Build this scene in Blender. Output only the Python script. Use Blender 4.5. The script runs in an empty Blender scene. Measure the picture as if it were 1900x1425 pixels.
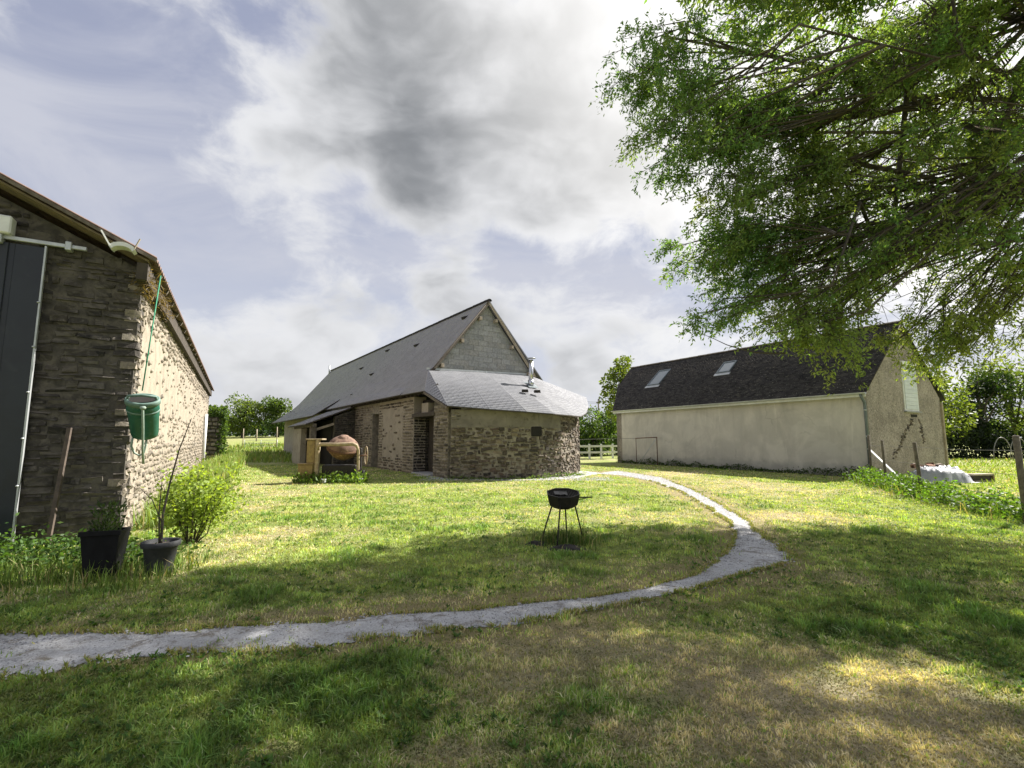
import bpy, math, random
import numpy as np
from mathutils import Vector, Matrix

# ------------------------------------------------------------------ camera, sky, sun, exposure
SC = bpy.context.scene
COL = SC.collection
R = math.radians
cam_d = bpy.data.cameras.new('camera')
cam = bpy.data.objects.new('camera', cam_d)
COL.objects.link(cam)
cam.location = (0, 0, 1.6)
PITCH = math.atan(102.5 / 890)
cam.rotation_euler = (R(90) + PITCH, 0, 0)
cam_d.sensor_fit = 'HORIZONTAL'
cam_d.sensor_width = 36.0
cam_d.lens = 36.0 * 890 / 1900
cam_d.clip_end = 3000
SC.camera = cam

SUN_AZ, SUN_EL = R(59.5), R(43)      # clockwise from +Y (view direction), elevation
SUN_DIR = Vector((math.sin(SUN_AZ) * math.cos(SUN_EL), math.cos(SUN_AZ) * math.cos(SUN_EL), math.sin(SUN_EL)))
sun_d = bpy.data.lights.new('sun', 'SUN')
sun_d.energy = 5.0
sun_d.angle = R(0.55)
sun_d.color = (1.0, 0.945, 0.86)
sun = bpy.data.objects.new('sun', sun_d)
sun.rotation_euler = SUN_DIR.to_track_quat('Z', 'Y').to_euler()
sun.location = (30, 16, 40)
COL.objects.link(sun)

SC.view_settings.view_transform = 'Standard'
SC.view_settings.look = 'None'
SC.view_settings.exposure = 1.45
SC.view_settings.gamma = 1.0
SC.view_settings.use_curve_mapping = False
SC.render.engine = 'CYCLES'
SC.cycles.use_denoising = True
SC.cycles.max_bounces = 6
SC.cycles.transparent_max_bounces = 6
SC.cycles.caustics_reflective = False
SC.cycles.caustics_refractive = False


def dirpx(u, v):
    x = (u - 950) / 890
    z = (712.5 - v) / 890
    d = Vector((x, math.cos(PITCH) - z * math.sin(PITCH), math.sin(PITCH) + z * math.cos(PITCH)))
    return d.normalized()


class NT:
    """tiny node helper"""
    def __init__(s, tree):
        s.t = tree
    def n(s, typ, inputs=None, **props):
        nd = s.t.nodes.new(typ)
        for k, v in props.items():
            setattr(nd, k, v)
        for k, v in (inputs or {}).items():
            if hasattr(v, 'is_output'):
                s.t.links.new(v, nd.inputs[k])
            else:
                nd.inputs[k].default_value = v
        return nd
    def math(s, op, a, b=None, c=None, clamp=False):
        nd = s.n('ShaderNodeMath', operation=op, use_clamp=clamp)
        for i, v in enumerate((a, b, c)):
            if v is None:
                continue
            if hasattr(v, 'is_output'):
                s.t.links.new(v, nd.inputs[i])
            else:
                nd.inputs[i].default_value = v
        return nd.outputs[0]
    def vmath(s, op, a, b=None, out=0):
        nd = s.n('ShaderNodeVectorMath', operation=op)
        for i, v in enumerate((a, b)):
            if v is None:
                continue
            if hasattr(v, 'is_output'):
                s.t.links.new(v, nd.inputs[i])
            else:
                nd.inputs[i].default_value = v
        return nd.outputs[out]
    def mix(s, fac, a, b, blend='MIX'):
        nd = s.n('ShaderNodeMix', data_type='RGBA', blend_type=blend)
        for i, v in ((0, fac), (6, a), (7, b)):
            if hasattr(v, 'is_output'):
                s.t.links.new(v, nd.inputs[i])
            else:
                if i and len(v) == 3:
                    v = (*v, 1)
                nd.inputs[i].default_value = v
        return nd.outputs[2]
    def ramp(s, fac, stops, interp='LINEAR'):
        nd = s.n('ShaderNodeValToRGB')
        cr = nd.color_ramp
        cr.interpolation = interp
        while len(cr.elements) < len(stops):
            cr.elements.new(0.5)
        for e, (p, c) in zip(cr.elements, stops):
            e.position = p
            e.color = c if len(c) == 4 else (*c, 1)
        s.t.links.new(fac, nd.inputs[0])
        return nd.outputs[0]
    def maprange(s, v, a, b, c=0.0, d=1.0, smooth=True):
        nd = s.n('ShaderNodeMapRange', clamp=True)
        nd.interpolation_type = 'SMOOTHSTEP' if smooth else 'LINEAR'
        s.t.links.new(v, nd.inputs[0])
        for i, x in enumerate((a, b, c, d)):
            nd.inputs[i + 1].default_value = x
        return nd.outputs[0]
    def noise(s, vec, scale, detail=4, rough=0.55, dist=0.0, out=0):
        nd = s.n('ShaderNodeTexNoise', {'Scale': scale, 'Detail': detail, 'Roughness': rough, 'Distortion': dist})
        if vec is not None:
            s.t.links.new(vec, nd.inputs['Vector'])
        return nd.outputs[out]


def build_world():
    w = bpy.data.worlds.new('World')
    SC.world = w
    w.use_nodes = True
    t = w.node_tree
    t.nodes.clear()
    k = NT(t)
    sky = k.n('ShaderNodeTexSky', sky_type='NISHITA')
    sky.sun_disc = False
    sky.sun_elevation = SUN_EL
    sky.sun_rotation = SUN_AZ
    sky.air_density = 1.0
    sky.dust_density = 1.6
    sky.ozone_density = 1.6
    tc = k.n('ShaderNodeTexCoord')
    d = k.vmath('NORMALIZE', tc.outputs['Generated'])
    sep = k.n('ShaderNodeSeparateXYZ', {0: d})
    z = k.math('MAXIMUM', sep.outputs[2], 0.0)
    # billows: 3-D noise on the view direction, squashed a little so that banks lie flat
    sq = k.vmath('MULTIPLY', d, (1.0, 1.0, 1.7))
    warp = k.n('ShaderNodeTexNoise', {'Vector': sq, 'Scale': 3.0, 'Detail': 3.0, 'Roughness': 0.5}).outputs['Color']
    sq = k.vmath('ADD', sq, k.vmath('MULTIPLY', k.vmath('SUBTRACT', warp, (0.5, 0.5, 0.5)), (0.22, 0.22, 0.22)))
    n1 = k.noise(sq, 3.1, 8, 0.60, 0.0)
    lit = k.vmath('ADD', sq, tuple(0.075 * c for c in (SUN_DIR.x, SUN_DIR.y, SUN_DIR.z * 1.9)))
    n1b = k.noise(lit, 3.1, 4, 0.55, 0.0)
    n2 = k.noise(k.vmath('ADD', sq, (7.3, 2.1, 0.0)), 8.0, 6, 0.58, 0.0)
    # banks of cloud: direction, angular size, weight, in world space
    banks = [((880, 205), 17, .36), ((1060, 330), 11, .20), ((640, 70), 14, .20), ((300, 60), 10, .12), ((560, 240), 7, .16), ((1160, 350), 8, .16), ((900, 30), 22, .26),
             ((640, 600), 7.0, .27), ((510, 605), 6, .20), ((790, 560), 6, .12), ((1150, 640), 5.5, .27), ((1075, 690), 5, .27),
             ((1030, 420), 6.0, .20), ((1230, 590), 4, .2), ((450, 730), 6, .08),
             ((60, 130), 14, -.26), ((250, 330), 15, -.24), ((420, 470), 10, -.18), ((950, 500), 6, -.22), ((720, 480), 6, -.12), ((1500, 200), 25, .2)]
    dens = k.math('ADD', k.math('MULTIPLY', n1, 2.0), -1.0)
    dens = k.math('ADD', dens, k.math('MULTIPLY', k.math('SUBTRACT', n2, 0.5), 0.45))
    for (uv, deg, wgt) in banks:
        dt = k.vmath('DOT_PRODUCT', d, tuple(dirpx(*uv)), out=1)
        m = k.maprange(dt, math.cos(R(deg)), 1.0, 0.0, wgt)
        dens = k.math('ADD', dens, m)
    mask = k.maprange(dens, -0.16, 0.22)
    # thick parts are grey, the sides turned to the sun white
    shade = k.math('ADD', k.math('MULTIPLY', dens, 0.85), k.math('MULTIPLY', k.math('SUBTRACT', n1b, n1), 1.3))
    core = k.math('MULTIPLY', k.maprange(shade, -0.02, 0.60), k.maprange(z, 0.05, 0.45, 0.62, 1.0))
    sd = k.vmath('DOT_PRODUCT', d, tuple(SUN_DIR), out=1)
    glow = k.maprange(sd, 0.55, 1.0, 0.0, 1.0)
    cloud = k.mix(core, (3.0, 3.03, 3.12), (0.92, 0.97, 1.04))
    cloud = k.mix(k.math('MULTIPLY', glow, 0.85), cloud, (5.2, 5.1, 4.95))
    hz = k.maprange(z, 0.0, 0.62, 1.0, 0.0)
    veil_c = k.mix(hz, (1.3, 1.4, 1.86), (2.35, 2.42, 2.72))
    base = k.mix(0.92, sky.outputs[0], veil_c)
    # high thin veil
    st = k.noise(k.vmath('MULTIPLY', d, (1.0, 1.6, 2.5)), 2.2, 6, 0.6, 0.6)
    base = k.mix(k.maprange(st, 0.34, 0.66, 0.0, 0.8), base, (2.3, 2.36, 2.65))
    col = k.mix(mask, base, cloud)
    bg = k.n('ShaderNodeBackground', {'Color': col, 'Strength': 0.10})
    out = k.n('ShaderNodeOutputWorld', {'Surface': bg.outputs[0]})


build_world()

# ------------------------------------------------------------------ helpers
rng = np.random.default_rng(7)
random.seed(7)


def link(o, parent=None):
    COL.objects.link(o)
    if parent is not None:
        o.parent = parent
    return o


def tag(o, label=None, cat=None, group=None, kind=None):
    if label:
        o['label'] = label
    if cat:
        o['category'] = cat
    if group:
        o['group'] = group
    if kind:
        o['kind'] = kind
    return o


def thing(name, loc, rz, label, cat, group=None):
    o = bpy.data.objects.new(name, None)
    o.empty_display_size = 0.3
    link(o)
    o.location = loc
    o.rotation_euler = (0, 0, rz)
    return tag(o, label, cat, group)


def np_mesh(name, V, quads=None, tris=None, col=None, rnd=None, smooth=False):
    me = bpy.data.meshes.new(name)
    V = np.asarray(V, np.float32).reshape(-1, 3)
    parts, tot = [], []
    if quads is not None and len(quads):
        quads = np.asarray(quads, np.int32).reshape(-1, 4)
        parts.append(quads.ravel()); tot.append(np.full(len(quads), 4, np.int32))
    if tris is not None and len(tris):
        tris = np.asarray(tris, np.int32).reshape(-1, 3)
        parts.append(tris.ravel()); tot.append(np.full(len(tris), 3, np.int32))
    li = np.concatenate(parts); lt = np.concatenate(tot)
    ls = np.concatenate([[0], np.cumsum(lt)[:-1]]).astype(np.int32)
    me.vertices.add(len(V)); me.vertices.foreach_set('co', V.ravel())
    me.loops.add(len(li)); me.loops.foreach_set('vertex_index', li)
    me.polygons.add(len(lt)); me.polygons.foreach_set('loop_start', ls); me.polygons.foreach_set('loop_total', lt)
    if smooth:
        me.polygons.foreach_set('use_smooth', np.ones(len(lt), bool))
    me.update(calc_edges=True)
    if col is not None:
        c = np.ones((len(V), 4), np.float32); c[:, :3] = col
        a = me.attributes.new('Col', 'FLOAT_COLOR', 'POINT'); a.data.foreach_set('color', c.ravel())
    if rnd is not None:
        a = me.attributes.new('rnd', 'FLOAT', 'POINT'); a.data.foreach_set('value', np.asarray(rnd, np.float32))
    return me


def mobj(name, me, mat, parent=None, loc=(0, 0, 0), rz=0.0):
    o = bpy.data.objects.new(name, me)
    if mat is not None and not me.materials:
        me.materials.append(mat)
    link(o, parent)
    o.location = loc
    if rz:
        o.rotation_euler = (0, 0, rz)
    return o


class MB:
    """collects verts and faces of ONE piece"""
    def __init__(s):
        s.v, s.f, s.sm = [], [], []
    def add(s, V, F, smooth=False):
        b = len(s.v)
        s.v += [tuple(map(float, p)) for p in V]
        s.f += [tuple(i + b for i in f) for f in F]
        s.sm += [smooth] * len(F)
        return s
    def box(s, x0, x1, y0, y1, z0, z1, bev=0.0):
        if bev <= 0:
            V = [(x0, y0, z0), (x1, y0, z0), (x1, y1, z0), (x0, y1, z0), (x0, y0, z1), (x1, y0, z1), (x1, y1, z1), (x0, y1, z1)]
            return s.add(V, [(0, 3, 2, 1), (4, 5, 6, 7), (0, 1, 5, 4), (1, 2, 6, 5), (2, 3, 7, 6), (3, 0, 4, 7)])
        b = bev
        V, idx = [], {}
        X, Y, Z = (x0, x1), (y0, y1), (z0, z1)
        for i in (0, 1):
            for j in (0, 1):
                for k in (0, 1):
                    sx, sy, sz = 1 - 2 * i, 1 - 2 * j, 1 - 2 * k
                    for a in range(3):
                        p = [X[i] + sx * b, Y[j] + sy * b, Z[k] + sz * b]
                        p[a] = (X[i], Y[j], Z[k])[a]
                        idx[i, j, k, a] = len(V); V.append(p)
        F = []
        def q(*c): F.append(tuple(idx[x] for x in c))
        q((0, 0, 0, 0), (0, 0, 1, 0), (0, 1, 1, 0), (0, 1, 0, 0)); q((1, 0, 0, 0), (1, 1, 0, 0), (1, 1, 1, 0), (1, 0, 1, 0))
        q((0, 0, 0, 1), (1, 0, 0, 1), (1, 0, 1, 1), (0, 0, 1, 1)); q((0, 1, 0, 1), (0, 1, 1, 1), (1, 1, 1, 1), (1, 1, 0, 1))
        q((0, 0, 0, 2), (0, 1, 0, 2), (1, 1, 0, 2), (1, 0, 0, 2)); q((0, 0, 1, 2), (1, 0, 1, 2), (1, 1, 1, 2), (0, 1, 1, 2))
        for j in (0, 1):
            for k in (0, 1):
                q((0, j, k, 1), (1, j, k, 1), (1, j, k, 2), (0, j, k, 2))
        for i in (0, 1):
            for k in (0, 1):
                q((i, 0, k, 0), (i, 1, k, 0), (i, 1, k, 2), (i, 0, k, 2))
            for j in (0, 1):
                q((i, j, 0, 0), (i, j, 1, 0), (i, j, 1, 1), (i, j, 0, 1))
        for i in (0, 1):
            for j in (0, 1):
                for k in (0, 1):
                    q((i, j, k, 0), (i, j, k, 1), (i, j, k, 2))
        return s.add(V, F)
    def prism(s, poly, axis, a0, a1):
        """poly: 2-D outline; extruded along axis ('x','y','z') from a0 to a1"""
        n = len(poly)
        def P(p, a):
            return {'x': (a, p[0], p[1]), 'y': (p[0], a, p[1]), 'z': (p[0], p[1], a)}[axis]
        V = [P(p, a0) for p in poly] + [P(p, a1) for p in poly]
        F = [tuple(range(n)), tuple(range(2 * n - 1, n - 1, -1))]
        F += [(i, (i + 1) % n, n + (i + 1) % n, n + i) for i in range(n)]
        return s.add(V, F)
    def tube(s, pts, rad, n=8, cap=True, smooth=True):
        pts = [Vector(p) for p in pts]
        rads = rad if hasattr(rad, '__len__') else [rad] * len(pts)
        V, F = [], []
        up = Vector((0, 0, 1))
        prev = None
        for i, p in enumerate(pts):
            t = (pts[min(i + 1, len(pts) - 1)] - pts[max(i - 1, 0)])
            t = t.normalized() if t.length > 1e-9 else up
            if prev is None:
                a = t.cross(up)
                if a.length < 1e-3:
                    a = t.cross(Vector((1, 0, 0)))
                a.normalize()
            else:
                a = (prev - t * prev.dot(t))
                a = a.normalized() if a.length > 1e-6 else t.orthogonal().normalized()
            b = t.cross(a)
            prev = a
            for k in range(n):
                an = 2 * math.pi * k / n
                V.append(p + (a * math.cos(an) + b * math.sin(an)) * rads[i])
        for i in range(len(pts) - 1):
            for k in range(n):
                F.append((i * n + k, i * n + (k + 1) % n, (i + 1) * n + (k + 1) % n, (i + 1) * n + k))
        s.add(V, F, smooth)
        if cap:
            b0 = len(s.v) - len(V)
            s.f.append(tuple(b0 + k for k in range(n - 1, -1, -1))); s.sm.append(False)
            s.f.append(tuple(b0 + (len(pts) - 1) * n + k for k in range(n))); s.sm.append(False)
        return s
    def lathe(s, prof, n=16, c=(0, 0, 0), smooth=True, sq=1.0, rot0=0.0):
        """prof: list of (radius, z)"""
        V, F = [], []
        for (r, z) in prof:
            for k in range(n):
                an = 2 * math.pi * k / n + rot0
                V.append((c[0] + r * math.cos(an), c[1] + r * math.sin(an) * sq, c[2] + z))
        for i in range(len(prof) - 1):
            for k in range(n):
                F.append((i * n + k, i * n + (k + 1) % n, (i + 1) * n + (k + 1) % n, (i + 1) * n + k))
        return s.add(V, F, smooth)
    def bar(s, p, q, w, h):
        """rectangular bar from p to q"""
        p, q = Vector(p), Vector(q)
        t = (q - p).normalized()
        a = t.cross(Vector((0, 0, 1)))
        if a.length < 1e-3:
            a = Vector((1, 0, 0))
        a.normalize()
        b = a.cross(t)
        V = []
        for c in (p, q):
            for (i, j) in ((-1, -1), (1, -1), (1, 1), (-1, 1)):
                V.append(c + a * (i * w / 2) + b * (j * h / 2))
        return s.add(V, [(3, 2, 1, 0), (4, 5, 6, 7), (0, 1, 5, 4), (1, 2, 6, 5), (2, 3, 7, 6), (3, 0, 4, 7)])
    def mesh(s, name):
        me = bpy.data.meshes.new(name)
        me.from_pydata(s.v, [], s.f)
        me.polygons.foreach_set('use_smooth', s.sm)
        me.update()
        return me
    def build(s, name, mat, parent=None, loc=(0, 0, 0), rz=0.0):
        return mobj(name, s.mesh(name), mat, parent, loc, rz)


def vnoise(x, y, seed=0):
    """smooth 2-D value noise in 0..1"""
    x = np.asarray(x, np.float64); y = np.asarray(y, np.float64)
    xi = np.floor(x).astype(np.int64); yi = np.floor(y).astype(np.int64)
    fx = x - xi; fy = y - yi
    fx = fx * fx * (3 - 2 * fx); fy = fy * fy * (3 - 2 * fy)
    def h(a, b):
        n = (a * 374761393 + b * 668265263 + seed * 974711) & 0xFFFFFFFF
        n = ((n ^ (n >> 13)) * 1274126177) & 0xFFFFFFFF
        return ((n ^ (n >> 16)) & 0xFFFF) / 65535.0
    return (h(xi, yi) * (1 - fx) + h(xi + 1, yi) * fx) * (1 - fy) + (h(xi, yi + 1) * (1 - fx) + h(xi + 1, yi + 1) * fx) * fy


def fbm(x, y, seed=0, oct=4):
    s, a, t = 0, 0.5, 0
    for i in range(oct):
        s = s + a * vnoise(x * 2 ** i, y * 2 ** i, seed + i * 17); t += a; a *= 0.5
    return s / t


# ------------------------------------------------------------------ materials
MAT = {}


def new_mat(name):
    m = bpy.data.materials.new(name)
    m.use_nodes = True
    m.node_tree.nodes.clear()
    MAT[name] = m
    return m, NT(m.node_tree)


def finish(k, col, rough=0.8, metal=0.0, bump=None, bstr=0.3, bdist=0.02, spec=0.4):
    ins = {'Base Color': col if hasattr(col, 'is_output') else (*col, 1), 'Roughness': rough, 'Metallic': metal, 'Specular IOR Level': spec}
    b = k.n('ShaderNodeBsdfPrincipled', ins)
    if bump is not None:
        bp = k.n('ShaderNodeBump', {'Height': bump, 'Strength': bstr, 'Distance': bdist})
        k.t.links.new(bp.outputs[0], b.inputs['Normal'])
    k.n('ShaderNodeOutputMaterial', {'Surface': b.outputs[0]})


def varied(name, c1, c2, scale=6, rough=0.8, metal=0.0, bstr=0.3, bscale=40, spec=0.4, c3=None, detail=6, coord='Object'):
    """two or three tones broken up by noise, with a fine relief"""
    m, k = new_mat(name)
    tc = k.n('ShaderNodeTexCoord').outputs[coord]
    n = k.noise(tc, scale, detail, 0.62, 0.3)
    f = k.maprange(n, 0.33, 0.68)
    col = k.mix(f, c1, c2)
    if c3 is not None:
        n2 = k.noise(k.vmath('ADD', tc, (5, 3, 9)), scale * 2.7, 5, 0.6, 0.5)
        col = k.mix(k.maprange(n2, 0.56, 0.70, 0, 0.85), col, c3)
    nb = k.noise(tc, bscale, 5, 0.65)
    ro = k.maprange(n, 0.2, 0.8, max(rough - 0.12, 0.02), min(rough + 0.1, 1.0), False)
    finish(k, col, ro, metal, nb, bstr, 0.01, spec)
    return m


def stone_mat(name, tones, lichen=(0.34, 0.31, 0.24), lich=0.5, rough=0.9, bscale=22, spec=0.25, bump=0.7, smear=None):
    """each stone its own tone (object random or the rnd attribute of joined stones)"""
    m, k = new_mat(name)
    oi = k.n('ShaderNodeObjectInfo').outputs['Random']
    at = k.n('ShaderNodeAttribute', attribute_name='rnd').outputs['Fac']
    r = k.math('FRACT', k.math('ADD', k.math('MULTIPLY', oi, 7.13), at))
    stops = [(i / max(len(tones) - 1, 1), t) for i, t in enumerate(tones)]
    col = k.ramp(r, stops)
    geo = k.n('ShaderNodeNewGeometry').outputs['Position']
    n = k.noise(geo, 9, 6, 0.65, 0.4)
    col = k.mix(k.maprange(n, 0.3, 0.7, 0.0, 0.55), col, k.mix(0.65, col, (0.02, 0.018, 0.015)))
    n2 = k.noise(k.vmath('ADD', geo, (3, 8, 1)), 6.5, 6, 0.7, 0.6)
    col = k.mix(k.maprange(n2, 0.52, 0.72, 0.0, lich), col, lichen)
    if smear is not None:
        n5 = k.noise(k.vmath('MULTIPLY', geo, (1.0, 1.0, 2.2)), 1.7, 7, 0.68, 0.5)
        col = k.mix(k.maprange(n5, 0.44, 0.60, 0.0, 0.8), col, smear)
    nb = k.noise(geo, bscale, 6, 0.7)
    finish(k, col, rough, 0.0, nb, bump, 0.03, spec)
    return m


def slate_mat(name, tones, spots=None, rough=0.5, amt=0.0):
    m, k = new_mat(name)
    at = k.n('ShaderNodeAttribute', attribute_name='rnd').outputs['Fac']
    col = k.ramp(at, [(i / (len(tones) - 1), t) for i, t in enumerate(tones)])
    geo = k.n('ShaderNodeNewGeometry').outputs['Position']
    n = k.noise(geo, 1.2, 6, 0.6, 0.3)
    col = k.mix(k.maprange(n, 0.3, 0.7, 0.0, 0.25), col, k.mix(0.5, col, (0.02, 0.02, 0.024)))
    if spots is not None:
        n2 = k.noise(geo, 5.0, 7, 0.72, 0.5)
        col = k.mix(k.maprange(n2, 0.57, 0.70, 0.0, amt), col, spots)
        n4 = k.noise(k.vmath('ADD', geo, (4, 1, 7)), 16.0, 4, 0.6, 0.2)
        col = k.mix(k.maprange(n4, 0.64, 0.70, 0.0, amt * 1.2), col, (0.42, 0.40, 0.34))
    nb = k.noise(geo, 35, 5, 0.6)
    ro = k.math('ADD', k.math('MULTIPLY', at, 0.16), rough - 0.08)
    finish(k, col, ro, 0.0, nb, 0.25, 0.01, 0.18)
    return m


def leaf_mat(name, trans=0.35, rough=0.55):
    m, k = new_mat(name)
    c = k.n('ShaderNodeAttribute', attribute_name='Col').outputs['Color']
    geo = k.n('ShaderNodeNewGeometry').outputs['Position']
    n = k.noise(geo, 2.0, 3, 0.6)
    c = k.mix(k.maprange(n, 0.3, 0.7, 0.0, 0.3), c, k.mix(1.0, c, (0.65, 0.62, 0.5), 'MULTIPLY'))
    b = k.n('ShaderNodeBsdfPrincipled', {'Base Color': c, 'Roughness': rough, 'Specular IOR Level': 0.3})
    tcol = k.mix(1.0, c, (1.5, 1.45, 0.5), 'MULTIPLY')
    t = k.n('ShaderNodeBsdfTranslucent', {'Color': tcol})
    mx = k.n('ShaderNodeMixShader', {0: trans, 1: b.outputs[0], 2: t.outputs[0]})
    k.n('ShaderNodeOutputMaterial', {'Surface': mx.outputs[0]})
    return m


leaf_mat('leaf', 0.48)
leaf_mat('grass_blade', 0.30, 0.6)
varied('bark', (0.055, 0.045, 0.035), (0.11, 0.095, 0.075), 9, 0.95, bstr=0.8, bscale=30)
varied('twig', (0.05, 0.042, 0.03), (0.085, 0.07, 0.05), 9, 0.9)
varied('mortar_dark', (0.04, 0.036, 0.031), (0.125, 0.11, 0.09), 4.5, 0.95, bstr=0.9, bscale=30, c3=(0.045, 0.04, 0.035), coord='Object')
varied('mortar_warm', (0.335, 0.29, 0.228), (0.24, 0.21, 0.168), 2.6, 0.95, bstr=0.9, bscale=26, c3=(0.20, 0.16, 0.115), coord='Object')
varied('mortar_mid', (0.285, 0.252, 0.205), (0.15, 0.135, 0.112), 4.5, 0.95, bstr=0.9, bscale=26, c3=(0.07, 0.06, 0.05), coord='Object')
varied('old_plaster', (0.34, 0.30, 0.245), (0.28, 0.245, 0.20), 1.6, 0.95, bstr=0.6, bscale=24, c3=(0.15, 0.115, 0.09), coord='Object')
varied('band_render', (0.215, 0.195, 0.165), (0.135, 0.122, 0.105), 1.5, 0.95, bstr=0.4, bscale=20, c3=(0.09, 0.08, 0.07), coord='Object')
varied('concrete', (0.36, 0.36, 0.36), (0.28, 0.28, 0.28), 4, 0.95, bstr=0.5, bscale=60)
varied('dark_inside', (0.012, 0.011, 0.01), (0.02, 0.018, 0.016), 4, 0.95)  # near-black colour that stands in for the shade inside openings
varied('wood_grey', (0.17, 0.145, 0.115), (0.09, 0.075, 0.06), 7, 0.9, bstr=0.5, bscale=30)
varied('wood_dark', (0.045, 0.037, 0.03), (0.075, 0.062, 0.05), 7, 0.9, bstr=0.5, bscale=30)
varied('wood_pale', (0.40, 0.34, 0.26), (0.28, 0.235, 0.175), 7, 0.9, bstr=0.4, bscale=30)
varied('white_paint', (0.74, 0.75, 0.74), (0.62, 0.63, 0.62), 3, 0.5, bstr=0.1)
varied('zinc', (0.50, 0.52, 0.53), (0.40, 0.42, 0.44), 5, 0.42, 0.35, bstr=0.1)
varied('steel', (0.62, 0.63, 0.64), (0.52, 0.53, 0.55), 6, 0.26, 0.95, bstr=0.05)
varied('iron_black', (0.016, 0.015, 0.014), (0.03, 0.026, 0.022), 14, 0.62, 0.2, bstr=0.4, bscale=70, c3=(0.075, 0.045, 0.03))
varied('rust', (0.20, 0.115, 0.062), (0.11, 0.06, 0.036), 5, 0.88, 0.0, bstr=0.4, bscale=60, c3=(0.42, 0.27, 0.14))
varied('rust_pink', (0.19, 0.115, 0.08), (0.10, 0.058, 0.042), 3.5, 0.85, 0.0, bstr=0.5, bscale=40, c3=(0.34, 0.24, 0.17))
varied('yellow_paint', (0.27, 0.20, 0.075), (0.18, 0.125, 0.055), 8, 0.7, 0.0, bstr=0.3, bscale=50, c3=(0.17, 0.095, 0.045))
varied('cream_paint', (0.36, 0.30, 0.19), (0.24, 0.185, 0.115), 9, 0.7, 0.0, bstr=0.3, bscale=50, c3=(0.26, 0.14, 0.06))
varied('door_metal', (0.013, 0.016, 0.023), (0.02, 0.025, 0.035), 1.5, 0.42, 0.0, bstr=0.08, bscale=12, c3=(0.026, 0.03, 0.037))
varied('green_plastic', (0.016, 0.085, 0.058), (0.024, 0.115, 0.078), 5, 0.38, 0.0, bstr=0.08, bscale=30, c3=(0.06, 0.14, 0.105))
varied('green_plastic_faded', (0.10, 0.17, 0.145), (0.15, 0.225, 0.195), 9, 0.6, 0.0, bstr=0.1)
varied('hose_pale', (0.30, 0.37, 0.32), (0.22, 0.29, 0.25), 9, 0.6)
varied('pot_black', (0.008, 0.008, 0.009), (0.014, 0.014, 0.015), 6, 0.75, bstr=0.2, spec=0.15)
varied('pot_grey', (0.034, 0.036, 0.039), (0.05, 0.052, 0.055), 6, 0.7, bstr=0.2, spec=0.2)
varied('soil', (0.05, 0.038, 0.027), (0.08, 0.06, 0.042), 20, 1.0, bstr=0.8)
varied('corrugated', (0.145, 0.095, 0.082), (0.20, 0.14, 0.12), 3, 0.85, bstr=0.4, bscale=30, c3=(0.09, 0.08, 0.075))
varied('straw_fibre', (0.27, 0.19, 0.095), (0.17, 0.115, 0.06), 12, 1.0, bstr=1.0, bscale=35, c3=(0.34, 0.26, 0.15))
varied('tarp', (0.34, 0.35, 0.37), (0.22, 0.23, 0.25), 3, 0.45, bstr=0.3, bscale=12)
varied('brick_red', (0.30, 0.13, 0.085), (0.22, 0.10, 0.07), 9, 0.9, bstr=0.5)
varied('wire', (0.25, 0.25, 0.25), (0.18, 0.17, 0.165), 9, 0.5, 0.6)
varied('render_grey', (0.40, 0.36, 0.30), (0.345, 0.31, 0.26), 1.0, 0.95, bstr=0.3, bscale=40, coord='Object')
varied('glass_dark', (0.16, 0.18, 0.20), (0.12, 0.135, 0.15), 2, 0.08, 0.0, bstr=0.0, spec=0.8)
varied('blind', (0.60, 0.64, 0.66), (0.54, 0.58, 0.60), 3, 0.5, bstr=0.05)
varied('blue_grey_pipe', (0.115, 0.14, 0.155), (0.15, 0.175, 0.19), 6, 0.5, 0.3)
varied('black_rubber', (0.012, 0.012, 0.012), (0.02, 0.02, 0.02), 9, 0.8)
stone_mat('schist', [(0.030, 0.027, 0.025), (0.075, 0.065, 0.055), (0.022, 0.021, 0.02), (0.11, 0.094, 0.077), (0.04, 0.036, 0.032), (0.09, 0.078, 0.066), (0.027, 0.026, 0.025)], lichen=(0.20, 0.18, 0.15), lich=0.7, smear=(0.145, 0.13, 0.112))
stone_mat('rubble_warm', [(0.27, 0.235, 0.185), (0.18, 0.153, 0.122), (0.34, 0.305, 0.25), (0.11, 0.096, 0.08), (0.25, 0.21, 0.165), (0.31, 0.285, 0.24)], lichen=(0.40, 0.36, 0.295), smear=(0.295, 0.255, 0.20))
stone_mat('rubble_brown', [(0.06, 0.05, 0.042), (0.20, 0.158, 0.118), (0.04, 0.036, 0.034), (0.13, 0.104, 0.08), (0.07, 0.058, 0.05), (0.26, 0.213, 0.163), (0.05, 0.045, 0.042), (0.16, 0.112, 0.085)], lichen=(0.40, 0.35, 0.28), lich=0.6)
stone_mat('quoin', [(0.30, 0.26, 0.20), (0.19, 0.162, 0.128), (0.36, 0.315, 0.25), (0.09, 0.078, 0.066), (0.26, 0.218, 0.168), (0.07, 0.06, 0.052)], lich=0.4)
stone_mat('dark_brick', [(0.04, 0.037, 0.033), (0.065, 0.058, 0.05), (0.032, 0.03, 0.028), (0.085, 0.07, 0.058)], lichen=(0.16, 0.14, 0.11), lich=0.3)
stone_mat('breeze_block', [(0.34, 0.345, 0.35), (0.41, 0.412, 0.41), (0.30, 0.305, 0.31), (0.38, 0.37, 0.355), (0.43, 0.435, 0.44)], lichen=(0.36, 0.35, 0.33), lich=0.3, bscale=50, bump=0.15)
slate_mat('slate_new', [(0.292, 0.297, 0.328), (0.306, 0.311, 0.340), (0.28, 0.285, 0.315), (0.318, 0.322, 0.348)], rough=0.78)
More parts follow.
